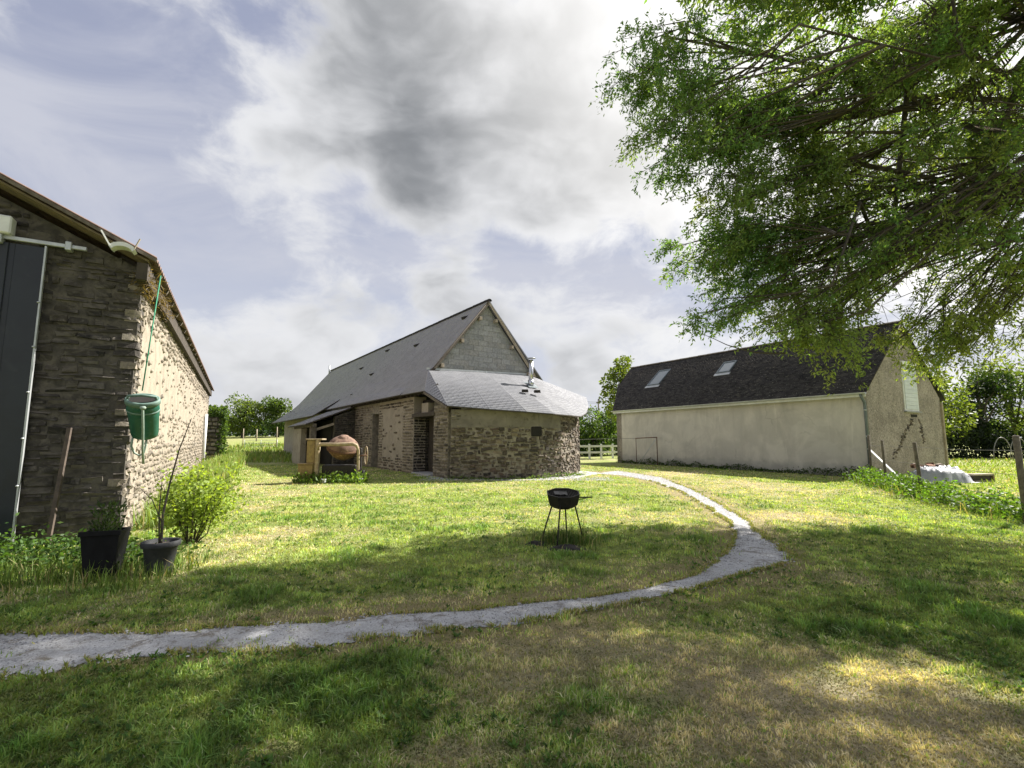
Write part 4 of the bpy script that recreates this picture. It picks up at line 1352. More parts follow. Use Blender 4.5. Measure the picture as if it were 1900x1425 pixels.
# ------------------------------------------------------------------ right barn
def right_barn():
    t = thing('rendered_barn', (*RB_O, 0), RB_R, 'beige rendered barn with dark tiled roof on the right', 'barn')
    W, L, EH, RH = 7.2, 15.5, 3.62, 7.05
    MB().box(0, .5, 0.0, L, -.2, EH).build('long_wall', MAT['stained_render'], t)
    MB().box(W - .5, W, .5, L, -.2, EH).build('rear_wall', MAT['stained_render'], t)
    g = MB().prism([(.5, -.2), (W, -.2), (W, EH), (3.6, RH - .1), (.5, EH + .42)], 'y', 0.003, .5).build('gable_wall', MAT['roughcast'], t)
    MB().prism([(0, -.2), (.5, -.2), (.5, EH + .42), (0, EH)], 'y', -.003, 0.002).build('corner_render', MAT['roughcast'], t)
    MB().prism([(0, -.2), (W, -.2), (W, EH), (3.6, RH - .1), (0, EH)], 'y', L - .5, L - .002).build('rear_gable', MAT['roughcast'], t)
    # crack with missing render where stones show
    r = random.Random(4)
    st = []
    for k in range(60):
        f = k / 60
        x = 4.1 - 2.2 * f + r.uniform(-.14, .14); z = 2.55 - 1.75 * f + r.uniform(-.12, .12)
        st.append((x, z, r.uniform(.08, .2), r.uniform(.05, .1)))
    for k in range(26):
        f = k / 26
        st.append((4.75 + .3 * f + r.uniform(-.12, .12), 2.5 - 1.1 * f + r.uniform(-.1, .1), r.uniform(.08, .18), r.uniform(.05, .1)))
    lay_joined(g, [(st, (0, 0, 0), 0.0, .02, .06)], 'rubble_brown', 'exposed_stones', 70)
    MB().box(3.95, 4.55, -.015, .1, 2.62, 2.74).build('wall_gap', MAT['dark_inside'], g)
    # tall white shuttered opening
    op = bpy.data.objects.new('loft_door', None); link(op, t); op.location = (3.42, -.02, 2.95)
    MB().box(-.06, 1.36, -.01, .06, -.06, 2.26).build('frame', MAT['white_paint'], op)
    for k in range(11):
        MB().box(.03, 1.27, -.035, -.012, .02 + k * .185, .02 + k * .185 + .178, .006).build('slat', MAT['blind'], op)
    MB().box(-.03, 1.33, -.06, -.012, 2.06, 2.24, .01).build('blind_box', MAT['white_paint'], op)
    MB().box(-.12, 1.42, -.10, .03, -.13, -.062, .01).build('sill', MAT['concrete'], op)
    # roofs
    roof_loft(t, [[(-.30, -.12, 3.56), (-.30, L + .05, 3.60)], [(1.9, -.12, 5.50), (1.9, L + 1.9, 5.58)], [(3.6, -.12, RH), (3.6, L + 2.2, RH + .1)]], 'slate_old', .20, .125, 'roof', .06, seed=12, lift=.018, jag=.012)
    MB().prism([(3.6, RH), (W + .35, 3.56), (W + .35, 3.50), (3.6, RH - .07)], 'y', -.12, L + .6).build('rear_slope', MAT['slate_old'], t)
    # ridge tiles (ochre with lichen)
    prof = [(math.cos(a) * .14, math.sin(a) * .10) for a in np.linspace(0, math.pi, 7)] + [(math.cos(a) * .11, math.sin(a) * .07) for a in np.linspace(math.pi, 0, 7)]
    me = None
    y = -.15
    while y < L + 2.1:
        if me is None:
            o = MB().prism(prof, 'y', 0, .40).build('ridge_tile', MAT['wood_grey'], t); me = o.data
        else:
            o = bpy.data.objects.new('ridge_tile', me); link(o, t)
        o.location = (3.6, y, RH - .02 + y * .0058 + random.uniform(-.008, .008)); o.rotation_euler = (R(1.5), 0, 0)
        y += .38
    # gutter, fascia, rafter ends, downpipe
    gp = [(math.cos(a) * .075, math.sin(a) * .075) for a in np.linspace(math.pi, 2 * math.pi, 9)] + [(math.cos(a) * .062, math.sin(a) * .062) for a in np.linspace(2 * math.pi, math.pi, 9)]
    MB().prism([(x - .37, z + 3.55) for x, z in gp], 'y', -.15, L + .1).build('gutter', MAT['zinc'], t)
    MB().box(-.285, -.255, -.1, L + .05, 3.38, 3.53).build('fascia', MAT['white_paint'], t)
    y = .15
    while y < L:
        MB().bar((-.25, y, 3.42), (.05, y, 3.60), .08, .10).build('rafter_end', MAT['wood_dark'], t)
        MB().bar((-.45, y, 3.535), (-.29, y, 3.545), .03, .012).build('gutter_hook', MAT['zinc'], t)
        y += .62
    MB().tube([(-.37, .05, 3.48), (-.30, .05, 3.36), (-.09, .05, 3.15), (-.08, .05, 2.9), (-.08, .05, .08)], .055, 10).build('downpipe', MAT['blue_grey_pipe'], t)
    for z in (.5, 1.7, 2.8):
        MB().tube([(-.08, .05, z), (-.08, .05, z + .05)], .068, 10).build('pipe_clip', MAT['zinc'], t)
    MB().box(W - .02, W + .12, -.08, .06, .0, 3.4, .01).build('corner_board', MAT['wood_pale'], t)
    # skylights lying in the roof slope
    def sky(w, d, ww, hh):
        s = bpy.data.objects.new('skylight', None); link(s, t)
        sl = math.atan2(RH - 3.56, 3.9)
        s.location = (w, d, 3.56 + (w + .3) * math.tan(sl) + .03)
        s.rotation_euler = (0, -sl, 0)
        # local x up the slope, y along the barn
        for (a, b, c, e, nm) in ((-hh, -hh + .10, -ww, ww, 'frame_bar'), (hh - .10, hh, -ww, ww, 'frame_bar'), (-hh + .10, hh - .10, -ww, -ww + .07, 'frame_bar'), (-hh + .10, hh - .10, ww - .07, ww, 'frame_bar')):
            MB().box(a, b, c, e, 0, .09, .008).build(nm, MAT['blue_grey_pipe'], s)
        MB().box(-hh + .10, hh - .10, -ww + .07, ww - .07, .03, .05).build('pane', MAT['glass_sky'], s)
        MB().box(-hh - .22, -hh - .002, -ww - .08, ww + .08, .0, .03).build('apron', MAT['zinc'], s)
    m, k = new_mat('glass_sky')
    finish(k, (0.22, 0.25, 0.27), 0.07, 0.0, None, spec=1.0)
    sky(2.2, 13.5, .55, .85)
    sky(2.25, 8.2, .45, .55)
    return t


right_barn()


# ------------------------------------------------------------------ trees
def limb_pts(a, b, sag, n=6, wob=.12, seed=0):
    r = random.Random(seed)
    a, b = Vector(a), Vector(b)
    L = (b - a).length
    out = []
    for i in range(n + 1):
        f = i / n
        p = a.lerp(b, f)
        p.z += sag * 4 * f * (1 - f)
        if 0 < i < n:
            p += Vector((r.uniform(-1, 1), r.uniform(-1, 1), r.uniform(-1, 1))) * wob * L * .12
        out.append(p)
    return out


def big_tree():
    """the tree whose trunk stands out of frame on the right and whose crown hangs into the picture"""
    base = Vector((14.2, 8.6, 0))
    t = thing('ash_tree', base, 0, 'large leafy tree overhanging the lawn from the upper right', 'tree')
    off = np.array(base)
    tr = MB().tube([(0, 0, -.2), (.05, 0, .6), (.0, .05, 2.2), (-.15, .1, 4.2), (-.1, .2, 6.5), (.1, .2, 9.5), (.2, .3, 12.5)], [.62, .47, .42, .38, .30, .19, .06], 14)
    # lobes: centre (world), radii, density, tone (0 fresh green .. 1 yellowish)
    LB = [((3.55, 11.2, 10.9), (1.5, 1.5, 1.3), 1.1, .15), ((3.65, 11.0, 8.6), (1.0, 1.3, 1.25), 1.1, .1), ((5.2, 11.4, 9.9), (1.7, 1.7, 1.5), 1.0, .35), ((5.0, 11.0, 7.6), (1.35, 1.4, 1.1), .8, .4),
          ((4.35, 10.4, 5.7), (.95, 1.1, .95), 1.25, .1), ((4.35, 10.6, 4.45), (.85, .9, .6), 1.0, .15), ((5.6, 10.8, 5.6), (1.35, 1.3, 1.15), 1.2, .35), ((6.9, 11.2, 7.6), (1.6, 1.7, 1.5), .9, .55),
          ((7.4, 11.6, 10.2), (1.9, 1.9, 1.7), .9, .5), ((6.6, 10.6, 4.35), (1.3, 1.2, .75), 1.0, .45), ((5.3, 9.6, 3.75), (.75, .8, .42), 1.1, .5), ((6.3, 9.4, 3.3), (.95, .8, .42), 1.1, .75),
          ((8.5, 11.4, 5.9), (1.5, 1.4, 1.1), .58, .6), ((9.4, 12.2, 8.6), (1.9, 1.8, 1.7), .6, .6), ((10.2, 12.2, 11.4), (2.2, 2.0, 1.8), .8, .4), ((10.6, 11.4, 6.6), (1.5, 1.4, 1.1), .35, .65),
          ((8.3, 10.2, 3.7), (1.3, 1.0, .6), .75, .8), ((9.6, 10.0, 3.4), (1.1, .9, .7), .8, .95), ((10.4, 10.2, 4.9), (1.1, 1.0, .8), .5, .8), ((12.0, 11.6, 9.4), (2.0, 1.9, 1.7), .5, .5),
          ((6.9, 8.2, 8.3), (1.3, 1.2, 1.1), .36, .4), ((8.2, 8.7, 6.7), (1.4, 1.2, 1.1), .42, .45), ((7.7, 8.1, 9.3), (1.4, 1.2, 1.1), .36, .4), ((8.5, 8.5, 5.3), (1.2, 1.0, .9), .42, .5), ((9.3, 9.0, 7.9), (1.5, 1.3, 1.2), .42, .45), ((7.3, 8.7, 5.2), (1.1, 1.0, .8), .42, .4), ((9.6, 9.3, 9.8), (1.6, 1.4, 1.3), .42, .4), ((9.4, 9.0, 6.0), (1.2, 1.0, .8), .42, .55),
          # out of the picture, above and beside the lens: they carry the shade on the lawn
          ((6.2, 9.0, 11.6), (2.1, 1.8, 1.3), 1.5, .4), ((8.6, 8.6, 12.8), (2.4, 2.0, 1.6), 1.2, .4), ((7.6, 6.8, 10.9), (2.3, 1.8, 1.3), 1.6, .4), ((10.5, 7.0, 11.2), (2.4, 1.9, 1.6), .8, .4), ((12.8, 9.0, 13.2), (2.8, 2.4, 1.9), .7, .4),
          ((13.5, 6.2, 9.0), (2.6, 2.0, 1.7), .7, .4), ((10.3, 5.3, 9.2), (2.0, 1.4, 1.2), .7, .4), ((16.5, 9.6, 10.5), (2.6, 2.3, 2.0), .6, .4), ((16.0, 6.4, 7.2), (2.0, 1.8, 1.5), .6, .4), ((14.5, 12.3, 9.8), (2.3, 1.9, 1.8), .6, .4),
          ((4.6, 9.6, 13.1), (1.8, 1.7, 1.2), 1.4, .3), ((6.4, 11.6, 13.0), (2.0, 1.8, 1.3), .8, .3)]
    # the outer left lobes reach forward over the lawn
    for i, sc in ((0, .84), (1, .84), (2, .84), (3, .87), (8, .86), (7, .92)):
        c, r, dn, tn = LB[i]
        LB[i] = ((c[0] * sc, c[1] * sc, 1.6 + (c[2] - 1.6) * sc), tuple(q * sc for q in r), dn, tn)
    hubs = [Vector((-.15, .1, 4.0)), Vector((-.1, .2, 5.6)), Vector((0, .2, 7.2)), Vector((.1, .2, 9.0))]
    limbs = []
    for i, (c, r, dn, tone) in enumerate(LB):
        cl = Vector(c) - base
        hub = Vector((-.05, .15, min(max(cl.z + (1.3 if cl.z > 4.6 else 3.6), 4.6), 11.0)))
        pts = limb_pts(hub, cl, .35 if cl.z > 4.6 else .9, 7, 1.3, i)
        L = (cl - hub).length
        rr = np.linspace(.03 + .0068 * L, .011, 8)
        tr.tube(pts, list(rr), 7)
        limbs.append(pts)
    for pts_, r_ in (([(14.1, 8.7, 7.9), (12.2, 9.2, 7.45), (10.2, 9.5, 6.85), (8.5, 10.0, 6.35), (6.9, 10.4, 5.75), (5.6, 10.6, 5.3)], [.19, .16, .13, .10, .06, .02]),
                     ([(14.1, 8.8, 10.2), (12.4, 9.4, 10.0), (10.7, 10.0, 9.6), (8.8, 10.2, 9.1), (7.0, 10.4, 8.9), (5.4, 10.2, 8.4)], [.15, .13, .10, .075, .045, .015])):
        tr.tube([Vector(p) - base for p in pts_], r_, 9)
    tr.build('trunk', MAT['bark'], t)
    # side branches leave the outer half of each limb; short twigs leave them; leaves sit along the twigs
    A, B, C_, r0, r2 = [], [], [], [], []
    LC, LD, LL, LCOL = [], [], [], []
    for i, (c, rad, dn, tone) in enumerate(LB):
        rad = np.array(rad)
        vol = float(rad.prod())
        inview = i < 28
        nb = int(20 * vol ** .45)
        d = rand_dirs(nb)
        wob = 1 + .5 * (fbm(d[:, 0] * 2.2 + i * 7, d[:, 1] * 2.2 + d[:, 2] * 1.7, 200 + i)[:, None] - .5)
        tip = np.array(c) - off + d * rad * rng.uniform(.55, 1.0, (nb, 1)) * wob
        pts = np.array([tuple(p) for p in limbs[i]])
        f = rng.uniform(.55, 1.0, nb) * (len(pts) - 1)
        k = np.minimum(f.astype(int), len(pts) - 2); fr = (f - k)[:, None]
        st = pts[k] * (1 - fr) + pts[k + 1] * fr
        pull = np.clip(1 - 1.4 / np.maximum(np.linalg.norm(tip - st, axis=1), .01), 0, .6)[:, None]
        mid = (st + tip) / 2 + rng.normal(0, .16, (nb, 3)) + np.array([0, 0, .14])
        A.append(st); B.append(mid); C_.append(tip)
        ln = np.linalg.norm(tip - st, axis=1)
        r0.append(.008 + .006 * ln); r2.append(np.full(nb, .004))
        # twigs
        nt = int((310 if inview else 135) * dn * vol ** .70)
        j = rng.integers(0, nb, nt)
        g = rng.uniform(.35, 1.0, (nt, 1)) ** .8
        s0 = (1 - g) ** 2 * st[j] + 2 * g * (1 - g) * mid[j] + g ** 2 * tip[j]
        dd = unit(unit(tip[j] - mid[j]) * .8 + rng.normal(0, .75, (nt, 3)) + np.array([0, 0, -.12]))
        tl = rng.uniform(.18, .55, (nt, 1)) * (1 if inview else 1.4)
        e0 = s0 + dd * tl + np.array([0, 0, -.06])
        m0 = (s0 + e0) / 2 + rng.normal(0, .03, (nt, 3)) + np.array([0, 0, .03])
        A.append(s0); B.append(m0); C_.append(e0)
        r0.append(np.full(nt, .0042)); r2.append(np.full(nt, .0018))
        m = 20 if inview else 13
        g = rng.uniform(.25, 1.1, (nt, m, 1))
        q = (1 - g) ** 2 * s0[:, None] + 2 * g * (1 - g) * m0[:, None] + g ** 2 * e0[:, None]
        q = q + rng.normal(0, .035, (nt, m, 3)) * (1 if inview else 1.8)
        ax = dd[:, None] * .55 + rng.normal(0, .6, (nt, m, 3)) + np.array([0, 0, -.22])
        LC.append(q.reshape(-1, 3)); LD.append(unit(ax).reshape(-1, 3))
        LL.append(rng.uniform(.06, .12, nt * m) * (1 if inview else 1.7))
        tn = np.clip(tone + rng.normal(0, .2, (nb, 1))[j][:, None] + rng.normal(0, .15, (nt, m, 1)), 0, 1)
        gcol = np.array([.115, .225, .07]) * (1 - tn) + np.array([.235, .285, .085]) * tn
        LCOL.append((gcol * rng.uniform(.65, 1.35, (nt, m, 1))).reshape(-1, 3))
    V, Q = tubes_mesh('twigs', np.concatenate(A), np.concatenate(B), np.concatenate(C_), np.concatenate(r0), np.concatenate(r2), 3)
    tw = mobj('twigs', np_mesh('twigs', V, quads=Q), MAT['twig'], t); tw['kind'] = 'stuff'
    # bare hanging twigs in the gap at the right
    LC, LD, LL, LCOL = map(np.concatenate, (LC, LD, LL, LCOL))
    me = leaf_mesh('crown', LC, LD, perp(LD), LL, LL * .34, LCOL)
    cr = mobj('crown', me, MAT['leaf'], t); cr['kind'] = 'stuff'
    # bare branches
    mb = MB()
    r = random.Random(5)
    bare = []
    for k in range(40):
        a = Vector((r.uniform(9.2, 12.6), r.uniform(9.4, 12), r.uniform(4.2, 8.6))) - base
        e = a + Vector((r.uniform(-1.8, -.4), r.uniform(-.7, .7), r.uniform(-1.9, -.3)))
        p = limb_pts(a, e, .15, 6, 1.6, 900 + k)
        mb.tube(p, list(np.linspace(.013, .003, 7)), 4)
        for j in range(5):
            s = p[r.randrange(2, 6)]
            e2 = s + Vector((r.uniform(-.8, .3), r.uniform(-.4, .4), r.uniform(-.7, .35)))
            mb.tube(limb_pts(s, e2, .05, 4, .5, 1900 + k * 9 + j), list(np.linspace(.009, .0025, 5)), 3)
    e = Vector((3.75, 9.5, 3.75)) - base; a = Vector((5.6, 9.7, 3.35)) - base
    mb.tube(limb_pts(a, e, -.12, 6, .1, 3), list(np.linspace(.02, .004, 7)), 4)
    o = mb.build('bare_branches', MAT['twig'], t); o['kind'] = 'stuff'


big_tree()


def bg_tree(name, loc, h, r, tone, label, n=5000, leaf=.22, group=None, trunk=.28, squash=1.0, seed=1, lobes=9, cat='tree', low=.25, dark=1.0):
    rr = np.random.default_rng(seed)
    t = thing(name, loc, 0, label, cat, group)
    mb = MB().tube([(0, 0, -.3), (.05, 0, h * .2), (0, .1, h * .5), (0, 0, h * .85)], [trunk, trunk * .75, trunk * .5, .04], 8)
    ce, ra = [], []
    for i in range(lobes):
        an = rr.uniform(0, 6.28); q = rr.uniform(.15, .68) * r
        zc = h * (low + (1 - low) * rr.uniform(.15, .85))
        fall = 1.0 - .55 * abs((zc / h - low) / (1 - low) - .42)
        c = np.array([math.cos(an) * q * fall, math.sin(an) * q * fall, zc])
        ce.append(c); ra.append(np.array([1, 1, .85 * squash]) * r * rr.uniform(.36, .58) * fall)
        mb.tube(limb_pts((0, 0, h * rr.uniform(.15, .45)), c, .2, 5, .4, seed * 31 + i), list(np.linspace(trunk * .35, .02, 6)), 5)
    mb.build('trunk', MAT['bark'], t)
    per = n // lobes
    P, D, T = [], [], []
    for c, a in zip(ce, ra):
        d = unit(rr.normal(size=(per, 3)))
        wob = 1 + .5 * (fbm(d[:, 0] * 2.5 + c[0], d[:, 1] * 2.5 + d[:, 2] * 2 + c[2], seed + 3)[:, None] - .5)
        P.append(c + d * a * rr.uniform(.45, 1.08, (per, 1)) ** .5 * wob)
        D.append(unit(d + rr.normal(0, .7, (per, 3)) + np.array([0, 0, -.1])))
        T.append(np.full(per, rr.uniform(-.15, .15)))
    P, D, T = np.concatenate(P), np.concatenate(D), np.concatenate(T)
    # clump: drop leaves in noise gaps
    gap = fbm(P[:, 0] * 1.3 / max(r / 3, .5) + 5, P[:, 2] * 1.3 / max(r / 3, .5) + P[:, 1], seed + 9)
    k = gap > .36
    P, D, T = P[k], D[k], T[k]
    m = len(P)
    tn = np.clip(tone + T + rr.normal(0, .15, m), 0, 1)[:, None]
    col = (np.array([.040, .088, .024]) * (1 - tn) + np.array([.150, .195, .042]) * tn) * rr.uniform(.6, 1.4, (m, 1)) * dark
    L = leaf * rr.uniform(.6, 1.3, m)
    cr = mobj('crown', leaf_mesh('crown', P, D, perp(D), L, L * .6, col), MAT['leaf'], t)
    cr['kind'] = 'stuff'
    return t


# far left, beyond the field
def fz(x, y):
    return float(rise(np.array([x]), np.array([y]))[0])


def far_trees():
    A = 'trees along the far field edge'
    for i, (x, y, h, r, tone, lab) in enumerate([
            (-43.6, 78, 7.3, 4.0, .55, 'round pale green tree beyond the field, nearest the left barn'),
            (-38.9, 80, 6.6, 3.2, .35, 'darker green tree beyond the field, right behind the slate barn end'),
            (-50.0, 80, 5.0, 3.2, .5, 'low bushy tree half hidden behind the ivy covered stone wall')]):
        bg_tree('field_tree', (x, y, fz(x, y)), h, r, tone, lab, 6500, .34, A, .3, seed=11 + i, lobes=13, low=.16)
    # dark hedge line at the field's far edge
    n = 9000
    x = rng.uniform(-75, -28, n); y = 83 + rng.normal(0, .7, n)
    z = np.array([2.2]) * np.clip((-x - 8) / 14, 0, 1) + rng.uniform(0, 1, n) * (2.3 + 1.0 * fbm(x * .4, x * 0, 44))
    D = rand_dirs(n)
    col = np.array([.03, .062, .022]) * rng.uniform(.5, 1.5, (n, 1))
    o = mobj('field_hedge', leaf_mesh('field_hedge', np.stack([x, y, z], 1), D, perp(D), rng.uniform(.25, .5, n), rng.uniform(.15, .3, n), col), MAT['leaf'])
    tag(o, 'dark hedgerow running along the far edge of the left field', 'hedge', kind='stuff')
    # behind the gap between the middle and the right barn
    bg_tree('tall_shrub', (9.6, 41.5, 0), 9.4, 2.0, .75, 'pale green tree rising behind the far end of the beige barn', 3400, .26, None, .16, seed=21, lobes=12, low=.3)
    bg_tree('hedge_bush', (7.9, 47, 0), 4.4, 3.1, .25, 'dense green bush behind the white fence, close to the beige barn', 7000, .24, 'bushes behind the white fence', .15, seed=22, lobes=12, low=.05)
    bg_tree('hedge_bush', (10.8, 50, 0), 5.4, 3.3, .3, 'taller green bush hidden partly by the beige barn end', 6000, .26, 'bushes behind the white fence', .15, seed=24, lobes=12, low=.05)
    bg_tree('hedge_bush', (4.9, 49, 0), 3.6, 2.6, .2, 'low dark bush behind the white fence, beside the rounded stone wall', 5000, .24, 'bushes behind the white fence', .15, seed=23, lobes=10, low=.05)
    # right side, beyond the paddock
    B = 'trees beyond the paddock'
    bg_tree('paddock_tree', (35.5, 42, 0), 8.2, 4.4, .75, 'yellow green leafy tree beside the right gable of the beige barn', 7500, .30, B, .26, seed=31, lobes=13, low=.12)
    bg_tree('conifer', (42.5, 43.5, 0), 8.6, 3.2, .0, 'very dark evergreen tree at the right edge of the paddock', 9000, .26, None, .3, seed=32, lobes=16, low=.04, dark=.42)
    bg_tree('paddock_tree', (48.0, 46, 0), 9.6, 4.6, .55, 'mid green tree behind the dark evergreen at the right edge', 6000, .32, B, .3, seed=33, lobes=12, low=.15)
    bg_tree('paddock_tree', (30.5, 50, 0), 7.6, 3.8, .5, 'green tree directly behind the gable corner of the beige barn', 5000, .30, B, .26, seed=34, lobes=12, low=.1)
    n = 9000
    x = rng.uniform(24, 60, n); y = 41.5 + rng.normal(0, .45, n); z = rng.uniform(0, 1, n) * (2.0 + .5 * fbm(x * .5, x * 0, 45))
    D = rand_dirs(n)
    col = np.array([.020, .034, .016]) * rng.uniform(.5, 1.6, (n, 1))
    o = mobj('paddock_hedge', leaf_mesh('paddock_hedge', np.stack([x, y, z], 1), D, perp(D), rng.uniform(.2, .4, n), rng.uniform(.12, .25, n), col), MAT['leaf'])
    tag(o, 'dark clipped hedge closing the paddock on the right', 'hedge', kind='stuff')
    # far-off woodland that closes the horizon
    n = 16000
    a = rng.uniform(R(-75), R(75), n)
    d = 215 + rng.normal(0, 9, n)
    x, y = d * np.sin(a), d * np.cos(a)
    z = rise(x, y) + rng.uniform(0, 1, n) * (4 + 7 * fbm(a * 22, a * 0, 46))
    D = rand_dirs(n)
    col = np.array([.04, .075, .03]) * rng.uniform(.6, 1.4, (n, 1))
    o = mobj('distant_wood', leaf_mesh('distant_wood', np.stack([x, y, z], 1), D, perp(D), rng.uniform(1.2, 2.4, n), rng.uniform(.9, 1.6, n), col), MAT['leaf'])
    tag(o, 'distant belt of woodland along the horizon', 'wood', kind='stuff')


far_trees()


# ------------------------------------------------------------------ plants
def bush_leaves(P, D, size, col, wid=.55):
    return leaf_mesh('leaves', P, D, perp(D), size, size * wid, col)


def leafy(name, n, fn, size, base, label, cat, spread=.35, wid=.55, kind='stuff', parent=None):
    P, D = fn(n)
    D = unit(D)
    col = np.array(base) * rng.uniform(.55, 1.5, (len(P), 1)) * (1 + rng.normal(0, .06, (len(P), 3)))
    L = size * rng.uniform(.6, 1.35, len(P))
    o = mobj(name, bush_leaves(P, D, L, np.clip(col, 0, 1), wid), MAT['leaf'], parent)
    if parent is None:
        tag(o, label, cat)
    if kind:
        o['kind'] = kind
    return o


def strip(n, pts, half, hfun, jitter=.0):
    p = resample(pts, 400)
    i = rng.integers(0, 399, n)
    f = rng.random((n, 1))
    q = p[i] * (1 - f) + p[i + 1] * f
    q = q + rng.normal(0, half, (n, 2))
    h = hfun(q[:, 0], q[:, 1])
    z = rng.random(n) ** .8 * h
    D = np.stack([rng.normal(0, .8, n), rng.normal(0, .8, n), rng.uniform(-.2, .7, n)], 1)
    return np.concatenate([q, z[:, None]], 1), D


def weeds():
    HL = [(14.4, 19.6), (13.42, 18.2), (12.55, 16.0), (11.8, 14.1), (10.95, 12.2), (10.6, 10.9), (10.35, 9.8), (10.4, 8.6)]
    leafy('nettle_bank', 13000, lambda n: strip(n, HL, .34, lambda x, y: .08 + .55 * np.clip(fbm(x * 2.2, y * 2.2, 71) * 1.6 - .35, 0, 1)), .085, (.085, .16, .028), 'bank of nettles and weeds along the wire fence on the right', 'weeds')
    q = resample(HL, 300); n = 1500
    i = rng.integers(0, 300, n)
    p = q[i] + rng.normal(0, .42, (n, 2))
    tall_grass('fence_grass', p[:, 0], p[:, 1], rng.uniform(.12, .42, n), 'tall pale grass stalks growing among the nettles of the fence')
    # foot of the beige barn's wall
    a = math.radians(29.6)
    f = lambda w, d: (RB_O[0] + w * math.cos(a) - d * math.sin(a), RB_O[1] + w * math.sin(a) + d * math.cos(a))
    leafy('wall_weeds', 3600, lambda n: strip(n, [f(-.15, -.2), f(-.2, 6), f(-.2, 15.3)], .14, lambda x, y: .10 + .5 * np.clip(fbm(x * 1.1, y * 1.1, 72) - .38, 0, 1) * 2), .09, (.05, .09, .024), 'low dark weeds along the foot of the beige barn wall', 'weeds')
    # foot of the left barn's gable and around the pots
    leafy('gable_weeds', 6500, lambda n: strip(n, [(-8.6, 5.6), (-7.2, 6.1), (-6.1, 6.35), (-5.2, 6.5), (-4.5, 6.35)], .26, lambda x, y: .12 + .52 * np.clip(fbm(x * 1.6, y * 1.6, 73) * 1.3 - .15, 0, 1) * np.clip((-x - 3.6) / 2.4, .25, 1)), .06, (.065, .125, .03), 'green weeds at the foot of the dark barn gable', 'weeds')
    n = 3500
    x = rng.uniform(-8.0, -3.9, n); y = 5.9 + rng.normal(0, .4, n)
    ok = ~in_buildings(x, y); x, y = x[ok], y[ok]
    tall_grass('gable_grass', x, y, rng.uniform(.08, .28, len(x)), 'unmown grass around the pots by the left barn', (.13, .2, .045))
    # strip of tall grass along the sunny side wall of the left barn
    b = LB_R
    g = lambda w, d: (LB_O[0] + w * math.cos(b) - d * math.sin(b), LB_O[1] + w * math.sin(b) + d * math.cos(b))
    q = resample([g(.55, .8), g(.6, 8), g(.8, 16), g(1.1, 25), g(2.0, 33)], 400); n = 15000
    i = rng.integers(0, 400, n); f2 = rng.normal(0, .34, n)
    p = q[i] + np.stack([f2 * math.cos(b), f2 * math.sin(b)], 1)
    ok = ~in_buildings(p[:, 0], p[:, 1]); p = p[ok]
    d = np.hypot(p[:, 0], p[:, 1])
    tall_grass('wall_grass', p[:, 0], p[:, 1], rng.uniform(.15, .55, len(p)) * (1 + d * .012), 'tall bright grass along the sunlit side of the left barn', (.20, .29, .07), wmul=1.3)
    # rough grass in the field behind
    n = 9000
    x = rng.uniform(-34, -13, n); y = rng.uniform(33, 62, n)
    ok = ~in_buildings(x, y); x, y = x[ok], y[ok]
    tall_grass('field_grass', x, y, rng.uniform(.2, .55, len(x)), 'rough meadow grass in the field behind the barns', (.19, .27, .065), zf=rise(x, y), wmul=1.8)
    n = 9000
    x = rng.uniform(11.5, 40, n); y = rng.uniform(9, 40, n)
    ok = ~in_buildings(x, y) & (x > 10.8 + (y - 9) * .38); x, y = x[ok], y[ok]
    tall_grass('paddock_grass', x, y, rng.uniform(.05, .22, len(x)), 'bright grass of the paddock beyond the wire fence', (.21, .30, .06), wmul=1.8)
    # barn foot, middle
    leafy('barn_foot_weeds', 1500, lambda n: strip(n, [(-2.6, 19.35), (-.2, 19.3), (1.3, 19.55), (2.3, 20.3), (3.2, 22)], .12, lambda x, y: .05 + .25 * np.clip(fbm(x * 2, y * 2, 79) - .4, 0, 1) * 2), .06, (.09, .15, .03), 'small weeds at the foot of the rounded stone wall', 'weeds')


weeds()


# ------------------------------------------------------------------ pots and plants by the left barn
varied('stake_wood', (0.115, 0.088, 0.07), (0.07, 0.055, 0.046), 9, 0.9, bstr=0.5)


